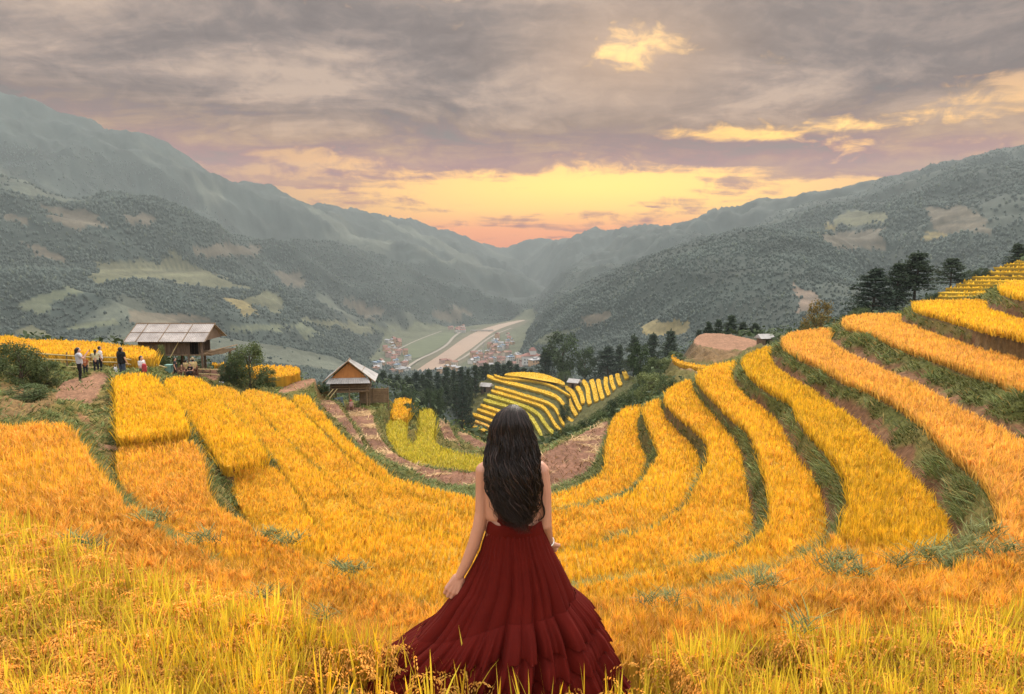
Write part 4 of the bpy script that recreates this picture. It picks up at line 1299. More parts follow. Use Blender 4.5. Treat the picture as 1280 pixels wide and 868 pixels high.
# ------------------------------------------------------------------ scrub on the steep ground and the far forests
parts = []
i0, i1 = np.searchsorted(RR, 48), np.searchsorted(RR, 330)
N = 5200
ii = rng.integers(i0, i1, N); jj = rng.integers(j0, j1, N)
s = (fid[ii, jj] < 0) & ~trod[ii, jj] & ~((PU[ii, jj] > 1100) & (RR[ii] < 160)) & ~((PU[ii, jj] > 560) & (PU[ii, jj] < 790) & (RR[ii] > 165) & (RR[ii] < 262)) & ~((np.abs(PU[ii, jj] - 440) < 60) & (RR[ii] < 62))
s &= ~((PU[ii, jj] > 560) & (PU[ii, jj] < 800) & (PV[ii, jj] < 575) & (RR[ii] > 95))
s &= ~((PU[ii, jj] > 850) & (PU[ii, jj] < 960) & (RR[ii] < 105))
ii, jj = ii[s], jj[s]
x, y, z = GX[ii, jj], GY[ii, jj], gz[ii, jj]
sz = np.clip(.35 + .010 * RR[ii], .5, 2.6) * (.5 + .9 * rng.random(len(ii)))
V, f_, C = leaf_cloud(np.stack([x, y, z + sz * .3], 1), np.stack([sz, sz, sz * .8], 1), 22, 1.0, (.055, .08, .032), flat=.4)
k = np.repeat(np.repeat(sz, 22), 4)
cen = V.reshape(-1, 4, 3).mean(1, keepdims=True)
V = (cen + (V.reshape(-1, 4, 3) - cen) * (k.reshape(-1, 4, 1) * .22)).reshape(-1, 3)
tag(mesh_np('undergrowth', V, [f_], M_LEAF, C), 'dark green scrub covering the steep ground between the terraces and the valley', 'scrub', kind='stuff')

i0, i1 = np.searchsorted(RR, 330), np.searchsorted(RR, 2700)
N = 330000
ii = rng.integers(i0, i1, N); jj = rng.integers(j0, j1, N)
face = (sx_[ii, jj] * np.sin(TH[jj]) + sy_[ii, jj] * np.cos(TH[jj])) < .15        # slopes turned to the valley
clump = fbm(GX[ii, jj] / 120, GY[ii, jj] / 120 + 40, 5, .6)
s = face & (PV[ii, jj] > 60) & (fid[ii, jj] < 0) & ~patch_mask[ii, jj] & (rng.random(N) < (1 - .985 * np.clip(meadow[ii, jj] * 2.2, 0, 1)) * (.25 + .75 * sstep(clump, .40, .58)))
ii, jj = ii[s], jj[s]; n = len(ii)
x = GX[ii, jj] + rng.normal(0, 1, n) * RR[ii] * .002; y = GY[ii, jj] + rng.normal(0, 1, n) * RR[ii] * .004; z = ground_zs(x, y)
r_ = RR[ii]
h = (2.2 + 4.6 * rng.random(n) ** 1.6) * np.clip(r_ / 1300, .42, 1.15); w = h * (.30 + .2 * rng.random(n))
V = []; 
for k in range(5):
    a = 2 * np.pi * k / 5 + rng.random(n)
    V.append(np.stack([x + np.cos(a) * w * .75, y + np.sin(a) * w * .75, z - 1.0 + 0 * x], 1))
for k in range(5):
    a = 2 * np.pi * k / 5 + .6 + rng.random(n) * .5; q = .8 + .5 * rng.random(n)
    V.append(np.stack([x + np.cos(a) * w * q, y + np.sin(a) * w * q, z + h * (.35 + .2 * rng.random(n))], 1))
V.append(np.stack([x + rng.normal(0, .4, n), y + rng.normal(0, .4, n), z + h], 1))
V = np.stack(V, 1).reshape(-1, 3)
b = (np.arange(n) * 11)[:, None]
Q = np.concatenate([b + np.array([[k, (k + 1) % 5, 5 + (k + 1) % 5, 5 + k]]) for k in range(5)])
T = np.concatenate([b + np.array([[5 + k, 5 + (k + 1) % 5, 10]]) for k in range(5)])
c = np.array((.066, .088, .078)) * (.8 + .4 * rng.random(n))[:, None] * (.55 + .9 * fbm(x / 90, y / 90 + 5, 5, .6))[:, None]  # tree tone lifted bluish grey in place of thicker haze
lt = rng.random(n) < .06; c[lt] *= np.array((1.3, 1.22, 1.0))
C = np.repeat(c, 11, 0)
tag(mesh_np('forest', V, [Q, T], M_LEAF, C, smooth=True), 'dense forest on the mountain sides across the valley', 'forest', kind='stuff')

# ------------------------------------------------------------------ valley floor: river, roads, bridge, town
def hit(u, v, r0=40.0):
    """Where the line of sight through a pixel meets the ground."""
    d = ray(u, v); hx = math.hypot(d[0], d[1])
    r = r0
    while r < 5800:
        k = r / hx
        if ground_z(d[0] * k, d[1] * k) >= d[2] * k: return Vector((d[0] * k, d[1] * k, d[2] * k))
        r *= 1.004
    return None


def sheet(name, poly_px, z, mat, kind=None):
    pts = [on_z(u, v, z) for u, v in smooth_poly(poly_px, 2)]
    b_ = bmesh.new(); b_.faces.new([b_.verts.new(q) for q in pts])
    bmesh.ops.triangulate(b_, faces=b_.faces[:])
    me = bpy.data.meshes.new(name); b_.to_mesh(me); b_.free()
    o = bpy.data.objects.new(name, me); COL.objects.link(o); me.materials.append(mat)
    if me.polygons[0].normal.z < 0: me.flip_normals()
    return tag(o, kind=kind) if kind else o


M_RIVER = simple('muddy_river', (.27, .175, .115), (.22, .14, .095), .02, .45, .3)
M_ROAD = simple('pale_road', (.28, .25, .21), (.24, .21, .18), .05, .9, .1)
M_FIELD = simple('valley_field', (.115, .13, .075), (.085, .10, .06), .03, .95, .1)
M_BANKSAND = simple('river_sand', (.13, .12, .08), (.10, .095, .065), .03, .95, .1)
sheet('river_bank', [(500,474),(522,452),(556,434),(574,420),(592,412),(620,404),(650,399),(668,398),(650,408),(624,420),(606,433),(594,446),(570,458),(550,470),(530,480)], -199.6, M_BANKSAND, 'structure')
sheet('river', [(508,472),(532,455),(556,440),(575,426),(590,417),(610,409),(640,402),(662,399),(642,405),(622,412),(608,421),(592,434),(580,442),(560,456),(544,466),(530,476)], -199.2, M_RIVER, 'structure')
sheet('meadow', [(500,447),(506,432),(530,420),(556,415),(572,417),(560,428),(545,437),(522,449)], -199.2, M_FIELD, 'structure')
for ln, wd in [([(500,466),(522,449.5),(545,440),(560,430.5),(567,421),(578,413.5)], 7), ([(478,440),(496,438),(515,428),(535,420),(552,414)], 5), ([(494,432),(491,440),(496,447)], 5), ([(556,458),(575,450),(590,440),(600,431),(616,419),(640,410)], 6)]:
    p = smooth_line([on_z(u, v, -198.6)[:2] for u, v in ln], 3)
    tn = np.gradient(p, axis=0); tn /= np.linalg.norm(tn, axis=1)[:, None]; nr = np.stack([-tn[:, 1], tn[:, 0]], 1) * wd / 2
    n = len(p)
    V = np.concatenate([np.c_[p + nr, np.full(n, -198.6)], np.c_[p - nr, np.full(n, -198.6)]])
    a = np.arange(n - 1)
    tag(mesh_np('riverside_road', V, np.stack([a, a + n, a + n + 1, a + 1], 1), M_ROAD), kind='structure')
# bridge
a, b = Vector(on_z(588, 413.5, -196)), Vector(on_z(617, 413.2, -196))
mbr = MB(); d = (b - a); rot = d.to_track_quat('X', 'Z').to_matrix()
mbr.box((0, 0, 0), (d.length, 7, 1.2), rot)
M_CONC = simple('concrete', (.42, .40, .37), (.34, .33, .31), .3, .9, .1)
root = empty('bridge', (a + b) / 2)
tag(root, 'thin pale road bridge crossing the muddy river bend', 'bridge')
mbr.build('deck', M_CONC, root)
for k in (-.3, 0, .3):
    pb = MB(); pb.box(d * k + Vector((0, 0, -2.4)), (2, 5, 3.6), rot); pb.build('pier', M_CONC, root)
for s_ in (-1, 1):
    pb = MB(); pb.box(rot @ Vector((0, 3.2 * s_, 1.1)), (d.length, .3, 1.0), rot); pb.build('railing', M_CONC, root)
# slender mast
q = Vector(on_z(604.5, 453, -199.5)); root = empty('power_mast', q)
tag(root, 'tall thin grey mast standing beside the river in the valley town', 'mast')
mb = MB(); mb.tube([(0, 0, 0), (0, 0, 38)], [.75, .45], 8); mb.build('pole', M_CONC, root)
for zz, ww in ((34, 5), (30, 4)):
    mb = MB(); mb.box((0, 0, zz), (ww, .5, .5)); mb.build('cross_arm', M_CONC, root)

WALLS = [simple('plaster_cream', (.62, .52, .42), (.52, .44, .36), .2, .9, .1), simple('plaster_white', (.66, .62, .58), (.56, .53, .50), .2, .9, .1), simple('plaster_ochre', (.56, .36, .22), (.48, .31, .2), .2, .9, .1), simple('plaster_pink', (.56, .38, .33), (.46, .32, .28), .2, .9, .1)]
ROOFS = [simple('roof_red', (.27, .125, .10), (.21, .105, .085), .3, .8, .2), simple('roof_grey', (.36, .36, .37), (.28, .28, .29), .3, .7, .3), simple('roof_blue', (.20, .27, .36), (.16, .22, .30), .3, .6, .3), simple('roof_rust', (.36, .20, .14), (.27, .15, .11), .3, .8, .2)]
M_PANE = simple('window_dark', (.05, .06, .07), (.03, .035, .04), 1, .2, .5)


def town_house(w, d, h, wall, roof, gable):
    root = empty('town_house', (0, 0, 0))
    mb = MB(); mb.box((0, 0, h / 2 - 1), (w, d, h + 2))
    for st in range(max(1, int(h // 3))):
        for k in range(max(1, int(w // 3))):
            mb.box((-w / 2 + 1.6 + 3 * k, -d / 2 - .02, 1.7 + 3 * st), (1.2, .12, 1.4))
    wl = mb.build('wall', wall, root); wl.data.materials.append(M_PANE)
    wl.data.polygons.foreach_set('material_index', [0] * 6 + [1] * (len(wl.data.polygons) - 6))
    mb = MB(); o = .5
    if gable:
        zt = h + d * .28
        mb.add([(-w / 2 - o, -d / 2 - o, h - .1), (w / 2 + o, -d / 2 - o, h - .1), (w / 2 + o, d / 2 + o, h - .1), (-w / 2 - o, d / 2 + o, h - .1), (-w / 2 - o, 0, zt), (w / 2 + o, 0, zt)],
               [(0, 1, 5, 4), (2, 3, 4, 5), (0, 4, 3), (1, 2, 5), (3, 2, 1, 0)])
    else:
        mb.box((0, 0, h + .3), (w + 1, d + 1, .6)); mb.box((w * .2, d * .1, h + 1.4), (w * .4, d * .4, 1.8))
    mb.build('roof', roof, root)
    return root


TOWN = []
PR = []
for k in range(12):
    w = [8, 10, 7, 14, 9, 6][k % 6]; h = [6, 9, 4, 7, 11, 4][k % 6]
    wi, ri = k % 4, [0, 1, 3, 0, 1, 2][(k * 5 + k // 6) % 6]
    PR.append((w, [8, 9, 7, 8, 10, 6][k % 6], h, wi, ri, k % 5 != 1))
WN = ['cream', 'white', 'ochre', 'pink']; RN = ['red', 'grey', 'blue', 'rust-brown']
made = {}
areas = [([(618,420),(642,418),(645,428),(630,438),(606,444),(612,430)], 26, 'on the right river bank'), ([(588,444),(612,440),(634,441),(630,458),(596,462),(580,456)], 30, 'on the near right bank'),
         ([(552,454),(580,455),(580,470),(548,468)], 10, 'above the dark wood'), ([(636,444),(672,444),(672,460),(636,460)], 12, 'left of the big pine'),
         ([(479,427),(498,425),(500,444),(482,447)], 20, 'at the left edge of the valley town'), ([(484,447),(510,444),(512,466),(486,468)], 18, 'left of the river above the gabled hut'),
         ([(468,454),(480,454),(482,463),(468,464)], 5, 'behind the gabled hut roof'), ([(556,410),(582,409),(582,416),(560,417)], 8, 'in the short row by the river bend')]
random.seed(21)
for poly, cnt, where in areas:
    us = [q[0] for q in poly]; vs = [q[1] for q in poly]; k = 0; tries = 0
    while k < cnt and tries < 400:
        tries += 1
        u = random.uniform(min(us), max(us)); v = random.uniform(min(vs), max(vs))
        if not inside(np.array([u]), np.array([v]), poly)[0]: continue
        p = hit(u, v, 500)
        if p is None or p.z > -100: continue
        if any((p - q).length < 13 for q in TOWN): continue
        i = random.randrange(12)
        if where.startswith('in the short row'): i = [0, 3, 9, 6][random.randrange(4)]
        w, d_, h, wi, ri, gab = PR[i]
        if where.startswith('in the short row'): ri = 0
        key = (i, ri)
        if key not in made:
            root = town_house(w, d_, h, WALLS[wi], ROOFS[ri], gab); made[key] = root
        else:
            src = made[key]; root = src.copy(); COL.objects.link(root)
            for ch in src.children:
                c_ = ch.copy(); COL.objects.link(c_); c_.parent = root
        root.location = (p.x, p.y, ground_z(p.x, p.y)); root.rotation_euler = (0, 0, random.choice((0, .5, -.6, 1.2)) + random.uniform(-.2, .2))
        tag(root, f'{WN[wi]} house with {RN[ri]} roof {where}', 'house', 'houses of the valley town ' + where + f' ({WN[wi]} walls, {RN[ri]} roof)')
        TOWN.append(p); k += 1
# the larger red-roofed house with a turret
p = hit(664, 456, 500)
root = empty('town_house', (p.x, p.y, ground_z(p.x, p.y)), .15)
tag(root, 'large white house with red roofs and a square turret near the big pine', 'house')
mb = MB(); mb.box((0, 0, 5), (24, 12, 12)); mb.box((2, 0, 13), (8, 8, 10)); mb.build('wall', WALLS[1], root)
mb = MB()
for cx, w, d_, z0, hh in ((0, 26, 14, 11, 4), (2, 9.5, 9.5, 18, 4)):
    mb.add([(cx - w / 2, -d_ / 2, z0), (cx + w / 2, -d_ / 2, z0), (cx + w / 2, d_ / 2, z0), (cx - w / 2, d_ / 2, z0), (cx - w * .2, 0, z0 + hh), (cx + w * .2, 0, z0 + hh)], [(0, 1, 5, 4), (1, 2, 5), (2, 3, 4, 5), (3, 0, 4), (3, 2, 1, 0)])
mb.build('roof', ROOFS[0], root)
for k in range(6):
    for st in (2.5, 6.5):
        mb = MB(); mb.box((-9.5 + 3.8 * k, -6.03, st), (1.6, .15, 1.9)); mb.build('window', M_PANE, root)

# ------------------------------------------------------------------ huts
M_SHEET = simple('roof_sheet', (.43, .39, .365), (.27, .24, .225), 1.6, .75, .2, .1)
M_SHEET2 = simple('roof_sheet_grey', (.45, .43, .415), (.29, .275, .265), 1.5, .75, .2, .1)
M_WOOD = simple('weathered_boards', (.21, .145, .10), (.10, .07, .05), 3, .9, .1, .4, stretch=(6, 6, .6))
M_WOODO = simple('orange_boards', (.50, .22, .07), (.36, .15, .05), 3, .8, .2, .3, stretch=(6, 6, .6))
M_BAMBOO = simple('bamboo', (.52, .42, .20), (.40, .31, .14), 5, .6, .3, .1)
M_BAMB2 = simple('old_bamboo', (.25, .17, .10), (.15, .10, .06), 5, .8, .2, .2)
M_DARK = simple('dark_opening', (.02, .016, .013), (.012, .01, .008), 2, .95, .05)
M_TARP = simple('blue_tarp', (.07, .11, .15), (.04, .07, .10), 2, .45, .4, .4)


def sloped_sheet(c0, c1, c2, c3, nx, ny, thick=.02, wave=.018, waves=30):
    """Corrugated sheet: c0->c1 along the ridge, c3->c2 along the eave."""
    mb = MB(); c0, c1, c2, c3 = map(Vector, (c0, c1, c2, c3))
    nn = (c1 - c0).cross(c3 - c0).normalized()
    if nn.z < 0: nn = -nn
    vs = []
    for side in (1, 0):
        for j in range(ny + 1):
            for i in range(nx + 1):
                s_, t_ = i / nx, j / ny
                p = (c0 * (1 - s_) + c1 * s_) * (1 - t_) + (c3 * (1 - s_) + c2 * s_) * t_
                vs.append(p + nn * (wave * math.sin(s_ * waves * 6.283) + thick * side))
    W_ = nx + 1; H_ = (nx + 1) * (ny + 1); fs = []
    for j in range(ny):
        for i in range(nx):
            a_ = j * W_ + i
            fs.append((a_, a_ + 1, a_ + W_ + 1, a_ + W_)); fs.append((H_ + a_, H_ + a_ + W_, H_ + a_ + W_ + 1, H_ + a_ + 1))
    for i in range(nx):
        for j in (0, ny):
            a_ = j * W_ + i; fs.append((a_, a_ + 1, H_ + a_ + 1, H_ + a_))
    for j in range(ny):
        for i in (0, nx):
            a_ = j * W_ + i; fs.append((a_, a_ + W_, H_ + a_ + W_, H_ + a_))
    mb.add(vs, fs)
    return mb


# big stilt hut, its long roof side towards the viewer
hc = Vector((-21.25, 43.0, 0)); gz0 = ground_z(hc.x, hc.y)
hutA = empty('stilt_hut', (hc.x, hc.y, gz0))
tag(hutA, 'large wooden stilt hut with a long pinkish-grey sheet roof behind the tourists', 'hut')
zr, ze, zd = -4.28 - gz0, -5.22 - gz0, -6.06 - gz0           # ridge, eave, floor above the ground
rf = sloped_sheet((-2.45, -.02, zr), (2.45, -.02, zr), (2.5, -1.62, ze), (-2.5, -1.62, ze), 180, 4, waves=44, wave=.012).build('roof', M_SHEET, hutA)
sloped_sheet((-2.45, .02, zr), (2.45, .02, zr), (2.5, 1.62, ze), (-2.5, 1.62, ze), 180, 4, waves=44, wave=.012).build('roof_slope', M_SHEET, rf)
mb = MB()
for k, xx in enumerate((-2.47, -1.75, -.35, 1.1, 2.47)):
    mb.tube([(xx, -.02, zr + .035), (xx, -1.64, ze + .035)], .022, 6)
mb.tube([(-2.48, -.85, (zr + ze) / 2 + .035), (2.48, -.85, (zr + ze) / 2 + .035)], .018, 6)
mb.tube([(-2.5, 0, zr + .04), (2.5, 0, zr + .04)], .04, 6)
mb.build('batten', M_BAMB2, rf)
mb = MB()
mb.box((-.15, -1.05, (ze + zd) / 2 + .1), (3.5, .06, ze - zd + .2)); mb.box((-.15, 1.05, (ze + zd) / 2 + .1), (3.5, .06, ze - zd + .2)); mb.box((-1.9, 0, (ze + zd) / 2 + .1), (.06, 2.1, ze - zd + .2)); mb.box((1.25, .2, (ze + zd) / 2 + .1), (.06, 1.7, ze - zd + .2))
for k in range(18): mb.box((-1.82 + .2 * k, -1.09, (ze + zd) / 2 + .08), (.03, .02, ze - zd + .1))
mb.build('wall', M_WOOD, hutA)
mb = MB(); mb.add([(2.3, -1.45, ze + .02), (2.3, 1.45, ze + .02), (2.3, 0, zr - .06), (2.27, -1.45, ze + .02), (2.27, 1.45, ze + .02), (2.27, 0, zr - .06)], [(0, 1, 2), (5, 4, 3), (0, 3, 4, 1), (1, 4, 5, 2), (2, 5, 3, 0)]); mb.build('gable', M_WOOD, hutA)
mb = MB(); mb.box((1.55, -1.08, zd + .42), (.5, .04, .8)); mb.build('door', M_DARK, hutA)
mb = MB(); mb.box((.35, 0, zd - .04), (4.6, 2.3, .07))
for k in range(9): mb.tube([(2.2, -1.2 + .3 * k, zd + .02), (3.35, -1.2 + .3 * k, zd + .06)], .03, 6)
mb.tube([(2.3, -1.25, zd + .12), (3.3, -1.25, zd + .30)], .03, 6); mb.tube([(2.9, -1.2, zd + .3), (3.35, 1.1, zd + .32)], .03, 6)
mb.build('deck', M_BAMB2, hutA)
for xx, yy in ((-1.8, -1.1), (-.3, -1.1), (1.2, -1.1), (2.05, -1.15), (-1.8, 1.1), (-.3, 1.1), (1.2, 1.1), (2.9, 1.0)):
    mb = MB(); mb.tube([(xx, yy, -.5), (xx, yy, zd if xx != 2.05 else ze)], .075, 8); mb.build('stilt', M_WOOD, hutA)
mb = MB(); mb.tube([(.75, -1.25, ze + .05), (.25, -1.55, zd - .15)], .03, 6); mb.build('brace', M_BAMBOO, hutA)

# small gabled hut
yC = 45.0; base = at_y(437, 510, yC); gC = ground_z(base.x, base.y + 1)
hutC = empty('gabled_hut', (base.x, base.y, gC), R(7))
tag(hutC, 'small gabled hut with grey roof and orange boards beside the brown paddy', 'hut')
zA = at_y(438, 452, yC).z - gC; zE = at_y(438, 478.7, yC).z - gC
def both(s_):
    return sloped_sheet((0, -.05, zA), (0, 1.1, zA), (1.72 * s_, 3.2, zE), (1.72 * s_, -.05, zE), 40, 4, waves=12, wave=.015)
r1_ = both(1).build('roof', M_SHEET2, hutC); both(-1).build('roof_slope', M_SHEET2, r1_)
mb = MB(); mb.add([(0, 1.1, zA), (1.72, 3.2, zE), (-1.72, 3.2, zE), (0, 1.1, zA - .03), (1.72, 3.2, zE - .03), (-1.72, 3.2, zE - .03)], [(0, 1, 2), (5, 4, 3), (0, 3, 4, 1), (1, 4, 5, 2), (2, 5, 3, 0)]); mb.build('roof_hip', M_SHEET2, r1_)
mb = MB()
for s_ in (-1, 1):
    mb.tube([(0, -.08, zA + .03), (1.74 * s_, -.08, zE + .03)], .035, 6); mb.tube([(.86 * s_, -.05, (zA + zE) / 2 + .03), (.9 * s_, 2.1, (zA + zE) / 2 + .03)], .02, 6)
mb.tube([(0, -.1, zA + .045), (0, 1.15, zA + .045)], .04, 6)
mb.build('ridge_cap', M_BAMB2, r1_)
mb = MB(); y_ = .22; zl = zE + .22
mb.add([(-1.25, y_, zl), (1.25, y_, zl), (0, y_, zA - .12), (-1.25, y_ + .05, zl), (1.25, y_ + .05, zl), (0, y_ + .05, zA - .12)], [(1, 0, 2), (3, 4, 5), (0, 1, 4, 3), (1, 2, 5, 4), (2, 0, 3, 5)])
for k in range(-5, 6):
    hh = (zA - .15 - zl) * (1 - abs(k) / 6.2)
    if hh > .05: mb.box((k * .2, y_ - .012, zl + hh / 2), (.025, .02, hh))
mb.build('gable', M_WOODO, hutC)
sloped_sheet((-1.25, .2, zE + .28), (1.25, .2, zE + .28), (1.45, -.35, zE + .0), (-1.45, -.35, zE + .0), 60, 2, waves=18, wave=.012).build('awning', M_SHEET2, hutC)
mb = MB(); zf = zE - .62
mb.box((0, .3, (zE + zf) / 2 + .1), (2.5, .06, zE - zf + .15)); mb.box((1.25, 1.5, (zE + zf) / 2 + .1), (.06, 2.4, zE - zf + .15)); mb.box((-1.25, 1.5, (zE + zf) / 2 + .1), (.06, 2.4, zE - zf + .15))
mb.build('wall', M_WOOD, hutC)
mb = MB(); mb.box((0, 1.3, zf - .03), (2.6, 2.5, .06))
for k in range(3): mb.tube([(-1.5, .05, zf + .05 + .16 * k), (1.4, .05, zf + .05 + .16 * k)], .028, 6)
mb.build('deck', M_BAMB2, hutC)
for xx, yy in ((-1.2, .1), (0, .1), (1.15, .1), (1.3, .35), (-1.2, 2.4), (1.2, 2.4)):
    mb = MB(); mb.tube([(xx, yy, -.6), (xx, yy, zf + .3 if yy < .3 else zf)], .05, 8); mb.build('post', M_BAMB2, hutC)
mb = MB(); mb.tube([(-1.0, -.15, zf + .25), (-1.55, -.5, zf - .35)], .035, 6); mb.tube([(-.75, -.15, zf + .25), (-1.3, -.5, zf - .4)], .035, 6); mb.build('ladder', M_BAMBOO, hutC)
# tarp propped under the hut
tp = MB(); q = [Vector((-1.15, -.1, .72)), Vector((-.55, -.05, .80)), Vector((-.35, -.35, .0)), Vector((-.55, -.55, -.12))]
vs = []
for j in range(7):
    for i in range(7):
        s_, t_ = i / 6, j / 6
        p = (q[0] * (1 - s_) + q[1] * s_) * (1 - t_) + (q[3] * (1 - s_) + q[2] * s_) * t_
        vs.append(p + Vector((0, -.06 * math.sin(s_ * 6) * t_, .03 * math.sin(t_ * 9))))
vs += [p + Vector((0, .02, -.01)) for p in vs]
fs = [(j * 7 + i, j * 7 + i + 1, j * 7 + i + 8, j * 7 + i + 7) for j in range(6) for i in range(6)]
fs += [tuple(49 + k for k in reversed(f)) for f in fs]
tp.add(vs, fs); o = tp.build('tarp', M_TARP)
o.location = hutC.location + Vector((.12, -.05, .32)); o.rotation_euler = hutC.rotation_euler
tag(o, 'dark blue tarp hung at the left under the small gabled hut', 'tarp')
# woven screen beside the hut
mb = MB(); sc0 = at_y(461, 488, 46.2); g0 = ground_z(sc0.x, sc0.y)
root = empty('bamboo_screen', (sc0.x, sc0.y, g0), R(10)); tag(root, 'low brown woven bamboo screen right of the small gabled hut', 'screen')
mb.box((.35, 0, .55), (2.0, .05, 1.0))
for k in range(8): mb.box((.35, -.03, .1 + .13 * k), (2.0, .03, .05))
mb.build('panel', M_BAMB2, root)
for xx in (-.6, .3, 1.3):
    mb = MB(); mb.tube([(xx, -.05, -.4), (xx, -.05, 1.15)], .035, 6); mb.build('post', M_BAMB2, root)


def tiny_hut(u, v, Y, w, h, d, label, rz=.3, roofm=None):
    p = at_y(u, v, Y); g = ground_z(p.x, p.y)
    root = empty('field_hut', (p.x, p.y, g), rz); tag(root, label, 'hut')
    lift = p.z - g                                   # the eave height that the photo shows
    hh = max(h, lift)
    mb = MB(); mb.box((0, 0, hh / 2 - .3), (w * .75, d * .75, hh + .5)); mb.build('wall', M_WOOD, root)
    mb = MB(); zt = hh + w * .26
    mb.add([(-w / 2, -d / 2, hh), (w / 2, -d / 2, hh), (w / 2, d / 2, hh), (-w / 2, d / 2, hh), (-w / 2, 0, zt), (w / 2, 0, zt)], [(0, 1, 5, 4), (2, 3, 4, 5), (0, 4, 3), (1, 2, 5), (3, 2, 1, 0)])
    mb.build('roof', M_SHEET2, root)
    mb = MB(); mb.box((0, -d * .375 - .03, hh * .4), (w * .2, .06, hh * .75)); mb.build('door', M_DARK, root)


tiny_hut(718, 479, 238, 4.4, 2.2, 4.0, 'tiny grey-roofed hut on top of the terraced hill beside the pale shrub', -.5)
tiny_hut(608, 486, 236, 4.2, 2.0, 3.6, 'tiny grey-roofed hut at the left edge of the terraced hill', -.4)
tiny_hut(956, 425, 84, 2.0, .8, 1.6, 'low grey-roofed shed at the right end of the bare knoll', .2)

# ------------------------------------------------------------------ bamboo fences
def fence(label, pts, rails, name='bamboo_fence'):
    """pts: (u, v of the top rail, distance); rails: drops in metres below the top rail."""
    P = [at_y(*q) for q in pts]
    root = empty(name, (P[0].x, P[0].y, ground_z(P[0].x, P[0].y))); tag(root, label, 'fence'); o_ = Vector(root.location)
    for dz in rails:
        mb = MB(); mb.tube([q - o_ + Vector((0, random.uniform(-.02, .02), -dz + random.uniform(-.05, .05))) for q in P], .035, 6); mb.build('rail', M_BAMBOO, root)
    for q in P:
        g = ground_z(q.x, q.y)
        mb = MB(); mb.tube([Vector((q.x, q.y + .05, min(g - .2, q.z - 1))) - o_, q - o_ + Vector((.02, .05, .14))], .04, 6); mb.build('post', M_BAMB2, root)


fence('bamboo rail fence behind the tourists in front of the golden field', [(-40,441,36.2),(5,443,36.2),(45,443,36.2),(82,444,36.2),(112,446,36.3),(146,447,36.5)], (0, .28, .62))
fence('sloping bamboo fence between the man in black and the big hut', [(150,447,36.6),(172,451,37.2),(190,454,38),(212,461,39)], (0, .3, .6))
fence('short bamboo fence in front of the round bush and the big hut', [(248,461,41),(262,462,41),(276,463,41.2)], (0, .28))

# ------------------------------------------------------------------ people
def cloth(name, c, rough=.85, spec=.2):
    return simple(name, c, tuple(.72 * q for q in c), 9, rough, spec)


M_SKIN = simple('skin', (.58, .33, .23), (.52, .28, .19), 14, .55, .35)
M_HAIR = simple('black_hair', (.016, .011, .010), (.008, .006, .006), 30, .42, .5)


def capsules(mb, lst, n=12):
    """Tapered limbs with round ends: (p0, r0, p1, r1)."""
    for p0, r0, p1, r1 in lst:
        p0, p1 = Vector(p0), Vector(p1); d = p1 - p0
        if d.length < 1e-5: d = Vector((0, 0, 1e-4)); p1 = p0 + d
        t_ = d.normalized(); pts = []; rs = []
        for k in range(6):
            a = -math.pi / 2 + k * math.pi / 2 / 5.5; pts.append(p0 + t_ * r0 * math.sin(a)); rs.append(max(1e-4, r0 * math.cos(a)))
        for k in range(6):
            a = (k + .5) * math.pi / 2 / 5.5; pts.append(p1 + t_ * r1 * math.sin(a)); rs.append(max(1e-4, r1 * math.cos(a)))
        mb.tube(pts, rs, n)


def fuse(mb, name, mat, parent, voxel, smooth=3, off=None):
    """Fuse overlapping volumes into one continuous skin."""
    o = mb.build(name, mat, None, True)
    m_ = o.modifiers.new('r', 'REMESH'); m_.mode = 'VOXEL'; m_.voxel_size = voxel
    if smooth:
        s_ = o.modifiers.new('s', 'SMOOTH'); s_.iterations = smooth; s_.factor = .5
    bpy.context.view_layer.update()
    me = bpy.data.meshes.new_from_object(o.evaluated_get(bpy.context.evaluated_depsgraph_get()))
    o.modifiers.clear(); old = o.data; o.data = me; bpy.data.meshes.remove(old)
    me.name = name
    if not len(me.materials): me.materials.append(mat)
    me.polygons.foreach_set('use_smooth', [True] * len(me.polygons))
    if parent is not None: o.parent = parent
    return o


